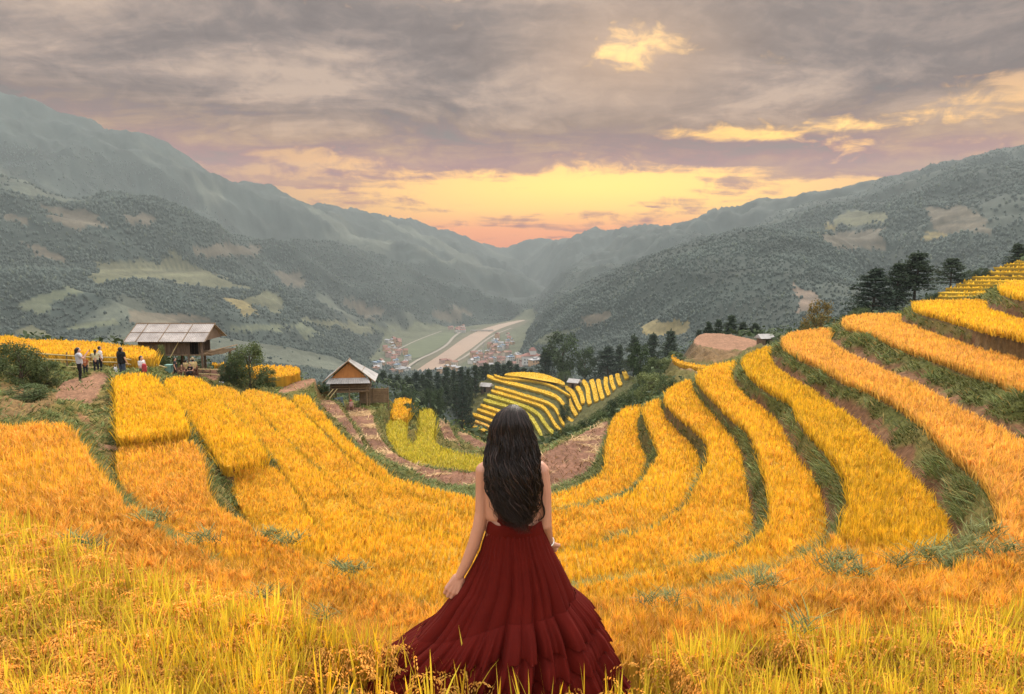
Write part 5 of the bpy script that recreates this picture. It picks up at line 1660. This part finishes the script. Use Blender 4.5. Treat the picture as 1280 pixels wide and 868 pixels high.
def figure(u, vtop, vfeet, Y, face, label, shirt, legs, pose='stand', hat=None, long_hair=False, short=False, hold=None, skin=M_SKIN, sit=0.0, stout=1.0):
    """A distant person. face: 0 looks away from the viewer, 90 to the right of the picture. Local +y is forward."""
    top = at_y(u, vtop, Y); feet = at_y(u, vfeet, Y)
    h = top.z - feet.z
    g = ground_z(top.x, top.y)
    root = empty('person', (top.x, top.y, feet.z), R(-face)); tag(root, label, 'person')
    H = h if not sit else h / .78
    k = H / 1.66
    P = lambda x, y, z, k=k: (x * k * stout, y * k * stout, z * k)
    drop = .55 if sit else 0.0            # the seat lowers everything above the hip
    z0 = lambda z: z - (.40 if sit else 0)
    hip, chest, neck = z0(.90), z0(1.22), z0(1.42)
    head = z0(1.545)
    body = MB(); tors = MB(); pant = MB()
    capsules(body, [(P(0, 0, hip), .12 * k, P(0, .01, chest), .125 * k), (P(0, 0, chest), .12 * k, P(0, 0, neck), .055 * k), (P(0, 0, neck), .05 * k, P(0, .02, head - .06), .052 * k), (P(0, .01, head), .092 * k, P(0, .025, head - .05), .08 * k), (P(0, .10, head - .03), .018 * k, P(0, .105, head - .045), .016 * k)])
    kk_ = k; k = k * stout
    capsules(tors, [(P(-.09, 0, hip - .02), .085 * k, P(-.11, .0, chest + .06), .09 * k), (P(.09, 0, hip - .02), .085 * k, P(.11, .0, chest + .06), .09 * k), (P(0, .02, hip), .12 * k, P(0, .0, chest + .05), .13 * k), (P(-.16, 0, neck - .07), .06 * k, P(.16, 0, neck - .07), .06 * k)]); k = kk_
    for s in (-1, 1):
        sh = (s * .185, 0, neck - .07)
        if pose == 'phone':
            el = (s * .22, .16, chest - .08); wr = (s * .05 + .03, .34, neck + .02)
        elif pose == 'face':
            el = (s * .22, .14, chest - .10); wr = (s * .04, .16, head - .12)
        elif pose == 'front' or sit:
            el = (s * .24, .05, hip + .12); wr = (s * .07, .26, hip + .14)
        else:
            el = (s * .235, -.01, chest - .13); wr = (s * .24, .06, hip - .06)
        capsules(body, [(P(*sh), .05 * k, P(*el), .038 * k), (P(*el), .038 * k, P(*wr), .027 * k)])
        d = (Vector(wr) - Vector(el)).normalized(); pal = Vector(wr) + d * .05
        capsules(body, [(P(*wr), .027 * k, P(*pal), .035 * k)])
        side = Vector((1, 0, 0)) - d * d.x
        side = side.normalized() if side.length > .1 else Vector((0, 1, 0))
        for f in range(4):
            b0 = pal + side * (.018 * (f - 1.5)) + d * .02; capsules(body, [(P(*b0), .011 * k, P(*(b0 + d * (.055 + .008 * (f in (1, 2))))), .009 * k)])
        th = pal - side * .035 * s; capsules(body, [(P(*th), .012 * k, P(*(th + d * .04 - side * .02 * s)), .010 * k)])
        e2 = tuple(Vector(sh) * .45 + Vector(el) * .55) if not short else sh
        if not short: capsules(tors, [(P(*sh), .068 * k, P(*e2), .060 * k)])
        hp = (s * .09, 0, hip - .02)
        if sit:
            kn = (s * .13, .40, hip - .02); an = (s * .12, .36, .07)
        else:
            kn = (s * .10, .02, .48); an = (s * .11, -.01, .08)
        capsules(body, [(P(*hp), .085 * k, P(*kn), .055 * k), (P(*kn), .052 * k, P(*an), .035 * k)])
        capsules(pant, [(P(*hp), .105 * k, P(*kn), .072 * k), (P(*kn), .070 * k, P(an[0], an[1], an[2] + .03), .055 * k)])
        shoe = MB(); capsules(shoe, [(P(an[0], an[1] - .02, .045), .045 * k, P(an[0], an[1] + .14, .035), .038 * k)])
        so = shoe.build('shoe', M_BLACK, root, True)
    capsules(pant, [(P(-.08, 0, hip), .11 * k, P(.08, 0, hip), .11 * k)])
    fuse(body, 'body', skin, root, .016 * k, 2)
    fuse(tors, 'shirt', shirt, root, .02 * k, 3)
    fuse(pant, 'trousers', legs, root, .02 * k, 3)
    hr = MB(); capsules(hr, [(P(0, -.015, head + .025), .100 * k, P(0, -.03, head - .02), .092 * k)])
    if long_hair: capsules(hr, [(P(0, -.07, head), .07 * k, P(0, -.10, head - .25), .04 * k)])
    fuse(hr, 'hair', M_HAIR, root, .016 * k, 1)
    if hat is not None:
        hb = MB(); capsules(hb, [(P(0, 0, head + .05), .10 * k, P(0, 0, head + .08), .085 * k)]); hb.tube([P(0, 0, head + .035), P(0, 0, head + .05)], [.17 * k, .15 * k], 16); hb.build('hat', hat, root, True)
    return root, k


M_BLACK = cloth('black_cloth', (.018, .016, .017)); M_NAVY = cloth('dark_trousers', (.03, .028, .035)); M_GREY = cloth('grey_tee', (.48, .48, .52))
M_ORNG = cloth('rust_shirt', (.36, .12, .05)); M_CREAM = cloth('cream_top', (.62, .55, .34)); M_WHITE = cloth('white_shirt', (.68, .66, .68)); M_YELL = cloth('yellow_shirt', (.62, .46, .22)); M_BROWN = cloth('brown_cloth', (.16, .08, .05))
M_REDC = cloth('red_cloth', (.42, .05, .06)); M_TEAL = cloth('teal_basket', (.20, .36, .33)); M_STRAWH = cloth('straw_hat', (.62, .45, .26)); M_BLUEJ = cloth('blue_jeans', (.06, .08, .13))

w1, k1 = figure(97, 434.5, 477.5, 32, 60, 'standing woman in grey tee and black trousers holding up a phone', M_GREY, M_BLACK, 'phone', long_hair=True, stout=1.18)
mb = MB(); mb.box((0, 0, 0), (.075, .012, .15)); o = mb.build('phone', M_BLACK)
o.location = w1.matrix_basis @ Vector((.03 * k1, .47 * k1, 1.48 * k1)); o.rotation_euler = w1.rotation_euler
tag(o, 'black phone held up by the woman in the grey tee', 'phone')
figure(105.5, 446, 470, 33.2, 150, 'small child in a rust-coloured shirt beside the woman with the phone', M_ORNG, M_NAVY)
figure(118.5, 437, 467.5, 34.2, -20, 'woman in a cream top with hands raised to her face by the fence', M_CREAM, M_NAVY, 'face', long_hair=True)
figure(124.2, 433, 466.5, 34.8, 60, 'person in white shirt standing close behind the woman in cream', M_WHITE, M_NAVY)
m5, k5 = figure(150.5, 434, 474, 34.0, 30, 'stout man in loose black tee seen from behind at the fence', M_BLACK, M_BLUEJ, stout=1.45)
mb = MB(); capsules(mb, [((0, 0, .05), .10, (0, 0, .36), .085)]); mb.tube([(-.06, 0, .44), (-.04, 0, .58), (.04, 0, .58), (.06, 0, .44)], .012, 6)
o = fuse(mb, 'bag', M_WHITE, None, .015, 2); p = at_y(145, 470, 33.8); o.location = p
tag(o, 'white bag standing at the left leg of the man in black', 'bag')
w6, k6 = figure(176, 445, 482, 35.5, 100, 'woman in white top with dark bob behind the bright rice block', M_WHITE, M_NAVY, 'front', long_hair=True)
mb = MB(); capsules(mb, [((0, 0, 0), .13, (0, 0, .26), .12)]); o = fuse(mb, 'bag', M_REDC, None, .02, 2); o.location = at_y(180.5, 463.5, 35.2); tag(o, 'red bag held in front of the woman in white', 'bag')
w7, k7 = figure(218, 447, 474, 39, 75, 'person in dark clothes carrying a teal basket on the back', M_NAVY, M_BLACK)
mb = MB(); p = at_y(211.5, 461, 39)
mb.add([(-.15, -.14, -.22), (.15, -.14, -.22), (.15, .14, -.22), (-.15, .14, -.22), (-.20, -.18, .22), (.20, -.18, .22), (.20, .18, .22), (-.20, .18, .22)], [(0, 3, 2, 1), (0, 1, 5, 4), (1, 2, 6, 5), (2, 3, 7, 6), (3, 0, 4, 7), (4, 5, 6, 7)])
for zz in (-.12, .0, .12, .22): mb.box((0, 0, zz), (.35 + zz * .24, .32 + zz * .2, .03))
root = mb.build('basket', M_TEAL); root.location = p; tag(root, 'teal basket on the back of the dark-clothed person by the hut', 'basket')
figure(231.5, 449, 470, 41.2, 20, 'seated person in pale yellow shirt under the big hut, no hat', M_YELL, M_BROWN, sit=1)
figure(240.5, 447, 471, 41.2, -15, 'seated person in yellow shirt and straw hat under the big hut', M_YELL, M_BROWN, sit=1, hat=M_STRAWH)
figure(237.3, 454.5, 471.5, 40.2, 180, 'seated child in dark clothes in front of the person with a straw hat', M_BLACK, M_NAVY, sit=1)
figure(226.8, 455, 472, 40.6, 170, 'crouching person in brown at the left under the big hut', M_BROWN, M_BROWN, sit=1)
figure(276.5, 472, 506, 38.6, 40, 'person with dark hair hidden up to the head behind the golden rice', M_WHITE, M_NAVY)
figure(438.7, 500, 517, 43.6, 180, 'person in pink clothes and a red headscarf below the small gabled hut', cloth('pink_cloth', (.46, .26, .24)), M_BROWN, hat=M_REDC)

# ------------------------------------------------------------------ the woman in the red dress
YW = 3.6
feet = Vector((at_y(641, 600, YW).x, YW, -2.44))
woman = empty('person', feet); tag(woman, 'woman with long black hair in a long dark red dress seen from behind', 'person')
def W(u, v, dy=0.0):
    return at_y(u, v, YW + dy) - feet


M_SKINW = simple('woman_skin', (.54, .27, .18), (.49, .235, .155), 5, .5, .4)
bod = MB()
A = []
hd = W(642, 533, .02)
A += [(hd + Vector((0, 0, .02)), .088, hd + Vector((0, .02, -.02)), .084), (hd + Vector((0, .03, -.05)), .068, hd + Vector((0, .055, -.085)), .040)]
# face: brow, nose, lips, chin, cheeks, ears
A += [(hd + Vector((-.03, .085, .012)), .018, hd + Vector((.03, .085, .012)), .018), (hd + Vector((0, .098, -.005)), .009, hd + Vector((0, .118, -.036)), .013), (hd + Vector((-.016, .093, -.066)), .009, hd + Vector((.016, .093, -.066)), .009), (hd + Vector((0, .075, -.095)), .018, hd + Vector((0, .08, -.10)), .016)]
for s in (-1, 1):
    A += [(hd + Vector((s * .045, .06, -.03)), .03, hd + Vector((s * .035, .068, -.045)), .026), (hd + Vector((s * .088, .005, .0)), .012, hd + Vector((s * .086, .0, -.04)), .010)]
nk = W(641, 572)
A += [(hd + Vector((0, -.01, -.06)), .055, nk, .052), (nk, .055, W(641, 590), .085)]
# torso
for s, u in ((-1, 612), (1, 670)):
    A += [(W(u, 590), .052, W(641 + s * 18, 640), .075)]
A += [(W(608, 586), .043, W(674, 586), .043), (W(628, 600, .01), .085, W(630, 650, .01), .075), (W(654, 600, .01), .085, W(654, 650, .01), .075), (W(626, 608, .06), .06, W(656, 608, .06), .06)]
A += [(W(628, 655), .085, W(626, 700), .11), (W(656, 655), .085, W(658, 700), .11)]
# legs under the skirt
for s in (-1, 1):
    hp = W(642 + s * 18, 700); kn = hp + Vector((s * .01, .02, -.40)); an = Vector((s * .10, -.02, .08))
    A += [(hp, .085, kn, .058), (kn, .056, an, .036), (an + Vector((0, -.02, -.03)), .038, an + Vector((0, .13, -.045)), .030)]
# arms
def chain(pts):
    for (p, r), (q, r2) in zip(pts[:-1], pts[1:]): A.append((p, r, q, r2))
chain([(W(605, 589), .047), (W(604, 612), .0425), (W(602.5, 640, -.005), .0385), (W(598.5, 660, -.01), .0365), (W(592, 682, -.005), .0355), (W(582, 706, 0), .0300), (W(574.5, 720, .005), .0245)])
chain([(W(676, 589), .046), (W(680, 615), .0410), (W(681, 640), .0380), (W(681.5, 656, .0), .0360), (W(683.5, 668, .07), .0330), (W(686, 679, .15), .0250)])
# left hand: palm, knuckles, fingers curled towards the skirt, thumb against it
wr = W(573.5, 722, .005); kk = W(565.5, 738.5, -.005)
ax = (kk - wr).normalized(); lat = Vector((1, 0, .22)).normalized(); lat = (lat - ax * lat.dot(ax)).normalized()
nrm = ax.cross(lat); nrm = nrm if nrm.y < 0 else -nrm            # out of the back of the hand, towards the viewer
for i, off in enumerate((-.030, -.010, .010, .030)):
    b0 = wr + lat * off * .55 + ax * .006; k0 = kk + lat * off * 1.12 + ax * (.0, .006, .005, -.004)[i] + nrm * .004
    A.append((b0, .0185, k0, .0145))
    L = (.030, .034, .032, .025)[i]
    j1 = k0 + ax * L - nrm * .006; j2 = j1 + ax * .008 - nrm * (.024, .027, .026, .020)[i]; j3 = j2 - ax * .016 - nrm * .012
    A += [(k0 + ax * .004, .0108, j1, .0098), (j1, .0098, j2, .0090), (j2, .0090, j3, .0080)]
t0 = wr + lat * .030 + ax * .018 - nrm * .008; t1 = t0 + lat * .012 + ax * .026 - nrm * .016; t2 = t1 - lat * .006 + ax * .022 - nrm * .016
A += [(wr + lat * .016, .018, t0, .0150), (t0, .0145, t1, .0120), (t1, .0118, t2, .0095)]
# right hand in front of the skirt, holding its edge
wr2 = W(686, 679, .15); ax2 = Vector((.10, .72, -.68)).normalized(); lat2 = Vector((.8, -.3, -.2)); lat2 = (lat2 - ax2 * lat2.dot(ax2)).normalized(); n2_ = ax2.cross(lat2)
for i, off in enumerate((-.030, -.010, .010, .030)):
    b0 = wr2 + lat2 * off * .55; k0 = wr2 + ax2 * .082 + lat2 * off * 1.1
    A.append((b0, .018, k0, .0140))
    j1 = k0 + ax2 * (.032, .036, .034, .026)[i] - n2_ * .008; j2 = j1 + ax2 * .010 - n2_ * .022; j3 = j2 - ax2 * .014 - n2_ * .010
    A += [(k0, .0108, j1, .0098), (j1, .0098, j2, .0090), (j2, .0090, j3, .0080)]
t0 = wr2 + lat2 * .034 + ax2 * .02 - n2_ * .01; t1 = t0 + lat2 * .014 + ax2 * .03 - n2_ * .012; t2 = t1 + ax2 * .022 - n2_ * .012
A += [(wr2 + lat2 * .014, .017, t0, .0145), (t0, .0140, t1, .0118), (t1, .0115, t2, .0092)]
capsules(bod, A, 14)
fuse(bod, 'body', M_SKINW, woman, .0042, 2)

# eyes
for s in (-1, 1):
    mb = MB(); capsules(mb, [(hd + Vector((s * .032, .086, -.008)), .010, hd + Vector((s * .032, .0865, -.008)), .010)], 10); mb.build('eye', M_BLACK, woman, True)

# dress cloth
M_RED, t, b = base_mat('dark_red_cloth')
tc = t.new('ShaderNodeTexCoord')
n1 = t.noise(tc.outputs['Object'], 6, 4, .6); n2 = t.noise(t.new('ShaderNodeMapping', inp={0: tc.outputs['Object'], 3: (60, 60, 5)}), 3, 3, .5)
t.put(b.inputs['Base Color'], t.ramp(n1, [(.3, (.074, .0052, .0034)), (.7, (.098, .0072, .0046))]))
b.inputs['Roughness'].default_value = .8; b.inputs['Specular IOR Level'].default_value = .08
try:
    b.inputs['Sheen Weight'].default_value = .0; b.inputs['Sheen Tint'].default_value = (.6, .12, .1, 1)
except Exception: pass
bp = t.new('ShaderNodeBump', inp={'Height': n2, 'Strength': .25}); bp.inputs['Distance'].default_value = .004
t.put(b.inputs['Normal'], bp)


def ring_cloth(rows, name, parent, thick=.0):
    """rows: list of closed rings (n points each) from top to bottom."""
    n = len(rows[0]); V = np.array([[q[:] for q in r_] for r_ in rows]).reshape(-1, 3)
    a = np.arange(len(rows) - 1)[:, None] * n + np.arange(n)[None]; bb = np.arange(len(rows) - 1)[:, None] * n + (np.arange(n)[None] + 1) % n
    o = mesh_np(name, V, np.stack([a.ravel(), (a + n).ravel(), (bb + n).ravel(), bb.ravel()], 1), M_RED, smooth=True, parent=parent)
    return o


NTq = 640
thq = np.linspace(0, 2 * np.pi, NTq, endpoint=False)            # 0 = right, 90 = away, 270 = towards the viewer
# silhouette traced from the photo: row -> left, right column
OUT = [(650,613,675),(660,609,679),(675,604,685),(690,600,692),(708,591,702),(730,579,713),(750,563,722),(770,548,733),(790,530,744),(812,507,753),(835,477,763),(868,450,781),(905,426,800)]
ov = np.array([q[0] for q in OUT], float); ol = np.array([W(q[1], q[0]).x for q in OUT]); orr = np.array([W(q[2], q[0]).x for q in OUT]); oz = np.array([W(640, q[0]).z for q in OUT])
zz_top, zz_bot = oz[0], .03


def skirt_pt(th, z, out=0.0, fold=1.0):
    """Point(s) of the skirt's surface at angle th and height z, pushed out by out."""
    l = np.interp(-z, -oz, ol); r_ = np.interp(-z, -oz, orr)
    cx = (l + r_) / 2; rx = (r_ - l) / 2
    s = np.clip((zz_top - z) / (zz_top - zz_bot), 0, 1)
    ry = .115 + .30 * s ** 1.15
    f1 = np.cos(9 * th + 1.2 * np.sin(2 * th) + 0.8 + .9 * s); f2 = np.cos(17 * th + 1.6 * np.sin(3 * th + 1) - .6 * s); f3 = np.cos(38 * th + 2 * np.sin(5 * th))
    pleat = lambda k, ph: np.abs(np.sin(k * th / 2 + .9 * np.sin(2 * th + ph) + .35 * np.sin(5 * th) + ph)) ** .62 - .72
    a = .17 * pleat(15, .7 + .25 * s) * sstep(s, .10, .75) + .075 * pleat(27, 2.1 - .3 * s) * sstep(s, .02, .35) + .05 * f1 * sstep(s, .2, .8) + .022 * f3 * sstep(s, 0, .06) * (1 - sstep(s, .15, .6))
    side = np.abs(np.cos(th)) ** 6
    k = 1 + fold * a * (1 - .75 * side)
    x = cx + (rx * k + out) * np.cos(th); y = (ry * k + out) * np.sin(th) + .03 * s
    return np.stack([x, y, z + 0 * th], -1)


rows = []
for q in np.linspace(0, 1, 110):
    z = zz_top + (zz_bot - zz_top) * q
    rows.append(skirt_pt(thq, np.full(NTq, z)))
skirt = ring_cloth(rows, 'skirt', woman)


def ruffle_line(th):
    """Height of the upper ruffle: level behind, climbing at the right side."""
    c = np.cos(th)
    zl, zb, zr_ = W(520, 796).z, W(640, 788, -.30).z, W(727, 742).z
    return np.where(c < 0, zb + (zl - zb) * (-c) ** 1.5, zb + (zr_ - zb) * c ** 2.2)


def ruffle(dz, tall, n, seed, amp):
    r0 = np.random.default_rng(seed); ph = r0.random(6) * 6.28
    NT2 = 1400; th = np.linspace(0, 2 * np.pi, NT2, endpoint=False)
    z0 = ruffle_line(th) + dz; rows = []
    warp = n * th + 2.2 * np.sin(3 * th + ph[0]) + 1.5 * np.sin(7 * th + ph[1])
    wv = (np.sin(warp) + .45 * np.sin(2.3 * warp + ph[2])) * (1 - .55 * np.abs(np.cos(th)) ** 4)
    for q in np.linspace(0, 1, 16):
        out = .006 + .048 * math.sin(q * 1.7) + amp * (q ** .8) * wv
        z = z0 - tall * q * (1 + .045 * wv * q)
        shift = .35 * amp * q * np.cos(warp + .7)
        rows.append(skirt_pt(th + shift, np.maximum(z, .02), out, fold=1.0))
    return ring_cloth(rows, 'ruffle', skirt)


ruffle(0, .16, 36, 3, .021)
ruffle(-.13, .16, 38, 5, .022)
ruffle(-.27, .17, 40, 8, .022)
ruffle(-.42, .20, 40, 12, .022)
# waist sash and bodice with thin straps
rows = []
for q in np.linspace(0, 1, 12):
    v = 648 + 15 * q; th = thq
    l, r_ = W(612 - 3 * q, v).x, W(676 + 3 * q, v).x
    rows.append(np.stack([(l + r_) / 2 + ((r_ - l) / 2 + .008) * np.cos(th), (.122 + .006 * math.sin(q * 3.14)) * np.sin(th), np.full(NTq, W(640, v).z) + .004 * np.sin(9 * th + q * 5)], -1))
ring_cloth(rows, 'sash', woman)
rows = []
for q in np.linspace(0, 1, 14):
    th = thq; front = (np.sin(th) + 1) / 2
    v = 634 - 32 * front ** 1.5 * (1 - q) + 20 * q
    zc = W(640, 634).z + (634 - v) * (W(640, 600).z - W(640, 634).z) / 34
    hw = .135 + .022 * front
    rows.append(np.stack([W(642.5, 640).x + hw * np.cos(th), (.105 + .028 * front) * np.sin(th) + .012, zc], -1))
ring_cloth(rows, 'bodice', woman)
mb = MB()
for s in (-1, 1):
    mb.tube([W(641 + s * 22, 604, .135), W(641 + s * 24, 585, .09), W(641 + s * 20, 572, .02), W(641 + s * 17, 580, -.075), W(641 - s * 2, 612, -.105), W(641 - s * 20, 636, -.10)], .004, 6)
mb.build('strap', M_RED, woman, True)

# bracelet on the right wrist
c0 = W(685.6, 676.5, .128); dirw = (W(686, 679, .15) - W(683.5, 668, .07)).normalized()
M_SILVER, t, b = base_mat('silver'); b.inputs['Metallic'].default_value = 1; b.inputs['Roughness'].default_value = .25; b.inputs['Base Color'].default_value = (.8, .78, .74, 1)
mb = MB(); q = dirw.to_track_quat('Z', 'Y')
for dd in (0, .010):
    ring = [c0 + dirw * dd + q @ Vector((math.cos(a) * .031, math.sin(a) * .031, 0)) for a in np.linspace(0, 2 * np.pi, 25)]
    mb.tube(ring, .0035, 6)
mb.build('bracelet', M_SILVER, woman, True)

# hair: an inner mass and several hundred wavy locks
HL = [(506,643,643),(510,630,653),(515,622,657),(520,617.5,660),(536,610.5,668),(559,607,673),(582,605.5,674),(605,609,674),(624,614,671),(642,620,669.5),(656,634,667),(665,650,660)]
hv_ = np.array([q[0] for q in HL], float); hl = np.array([q[1] for q in HL], float) + 1.6; hr_ = np.array([q[2] for q in HL], float) - 1.8
inner = MB(); IA = []
IA.append((hd + Vector((0, -.006, .022)), .092, hd + Vector((0, -.012, -.03)), .090))
for v0, v1 in zip((556, 575, 595, 615, 635), (575, 595, 615, 635, 650)):
    for s in np.linspace(.14, .86, 5):
        p = [W(np.interp(v, hv_, hl) * (1 - s) + np.interp(v, hv_, hr_) * s, v, -.055 - .045 * math.sin(s * 3.14) - .02 * (v - 556) / 90) for v in (v0, v1)]
        IA.append((p[0], .030, p[1], .028 if v1 < 640 else .016))
capsules(inner, IA, 10)
M_HAIRW = simple('long_black_hair', (.018, .011, .009), (.009, .006, .005), 40, .48, .25)
hair = fuse(inner, 'hair', M_HAIRW, woman, .008, 3)
lk = MB(); lk2 = MB(); rnd = random.Random(4)
NL = 1150
for i in range(NL):
    s = rnd.random(); depth = rnd.random()
    vend = rnd.choice((rnd.uniform(585, 645), rnd.uniform(622, 660), rnd.uniform(640, 669)))
    a = (s - .5) * 2
    crown = hd + Vector((rnd.gauss(.0, .012), -.01 + .05 * (rnd.random() - .3), .122))
    pts = []; rad_ = []
    ph = rnd.uniform(0, 6.28); wl = rnd.uniform(26, 44); am = rnd.uniform(3.0, 9.0)
    s2 = min(max(s + rnd.gauss(0, .07), -.05), 1.05)
    lock = math.floor(s * 11) * 2.3 + depth * .8                                  # neighbours wave together
    thick = .0018 + .0028 * rnd.random() ** 2
    M_ = 30
    for k in range(M_ + 1):
        v = 508 + (vend - 508) * k / M_
        g = (v - 508) / 150
        sp = s * (1 - g) + s2 * g
        u_ = np.interp(v, hv_, hl) * (1 - sp) + np.interp(v, hv_, hr_) * sp
        u_ += am * g ** 1.1 * math.sin((v - 508) / wl * 6.283 + ph * .13 + lock)
        bulge = math.sqrt(max(0, 1 - a * a))
        top_ = float(sstep(np.array(v), 504, 534)); low_ = float(sstep(np.array(v), 540, 600))
        yb = -(.03 + .095 * bulge * top_ ** .6) - .055 * bulge * low_ - .02 * low_ - .020 * depth * bulge
        yb -= .014 * math.cos((v - 508) / wl * 6.283 + ph * .13 + lock) * g
        p = W(u_, v, yb)
        pts.append(p); rad_.append(thick * (1.0 if k < M_ - 8 else max(.08, (M_ - k) / 9.0)))
    # smooth the path near the crown
    pts[0] = crown * .35 + pts[0] * .65
    (lk2 if rnd.random() < .16 else lk).tube(pts, rad_, 5, caps=False)  # some locks browner, as highlights painted into the dark hair
# flyaway hairs
for i in range(130):
    s = rnd.random(); ph = rnd.uniform(0, 6.28); v0 = rnd.uniform(540, 610); v1 = v0 + rnd.uniform(35, 70); sd_ = (s - .5) * rnd.uniform(6, 16)
    pts = []
    for k in range(13):
        v = v0 + (v1 - v0) * k / 12; g = k / 12; vv = min(v, 664)
        u_ = np.interp(vv, hv_, hl) * (1 - s) + np.interp(vv, hv_, hr_) * s + sd_ * g * g + 2.6 * g * math.sin(g * 9 + ph)
        pts.append(W(u_, v, -.17 * math.sqrt(max(0.05, 1 - ((s - .5) * 2) ** 2)) - .03 - .015 * math.sin(g * 8 + ph)))
    lk.tube(pts, list(np.linspace(.0016, .0005, 13)), 4, caps=False)
# loose curl on the right
for k in range(7):
    pts = [W(u + rnd.uniform(-1, 1) + k * .25, v, -.05 + rnd.uniform(-.01, .01)) for u, v in ((671, 575), (674, 598), (678, 611), (675.5, 626), (680, 637), (679.5, 646), (675, 650))]
    pp = [Vector(q) for q in smooth_line([tuple(q) for q in pts], 2)]
    lk.tube(pp, list(np.linspace(.0035, .0008, len(pp))), 5, caps=False)
lk.build('locks', M_HAIRW, hair, True)
lk2.build('brown_highlight_locks', simple('hair_highlight', (.042, .021, .016), (.026, .013, .010), 40, .45, .35), hair, True)
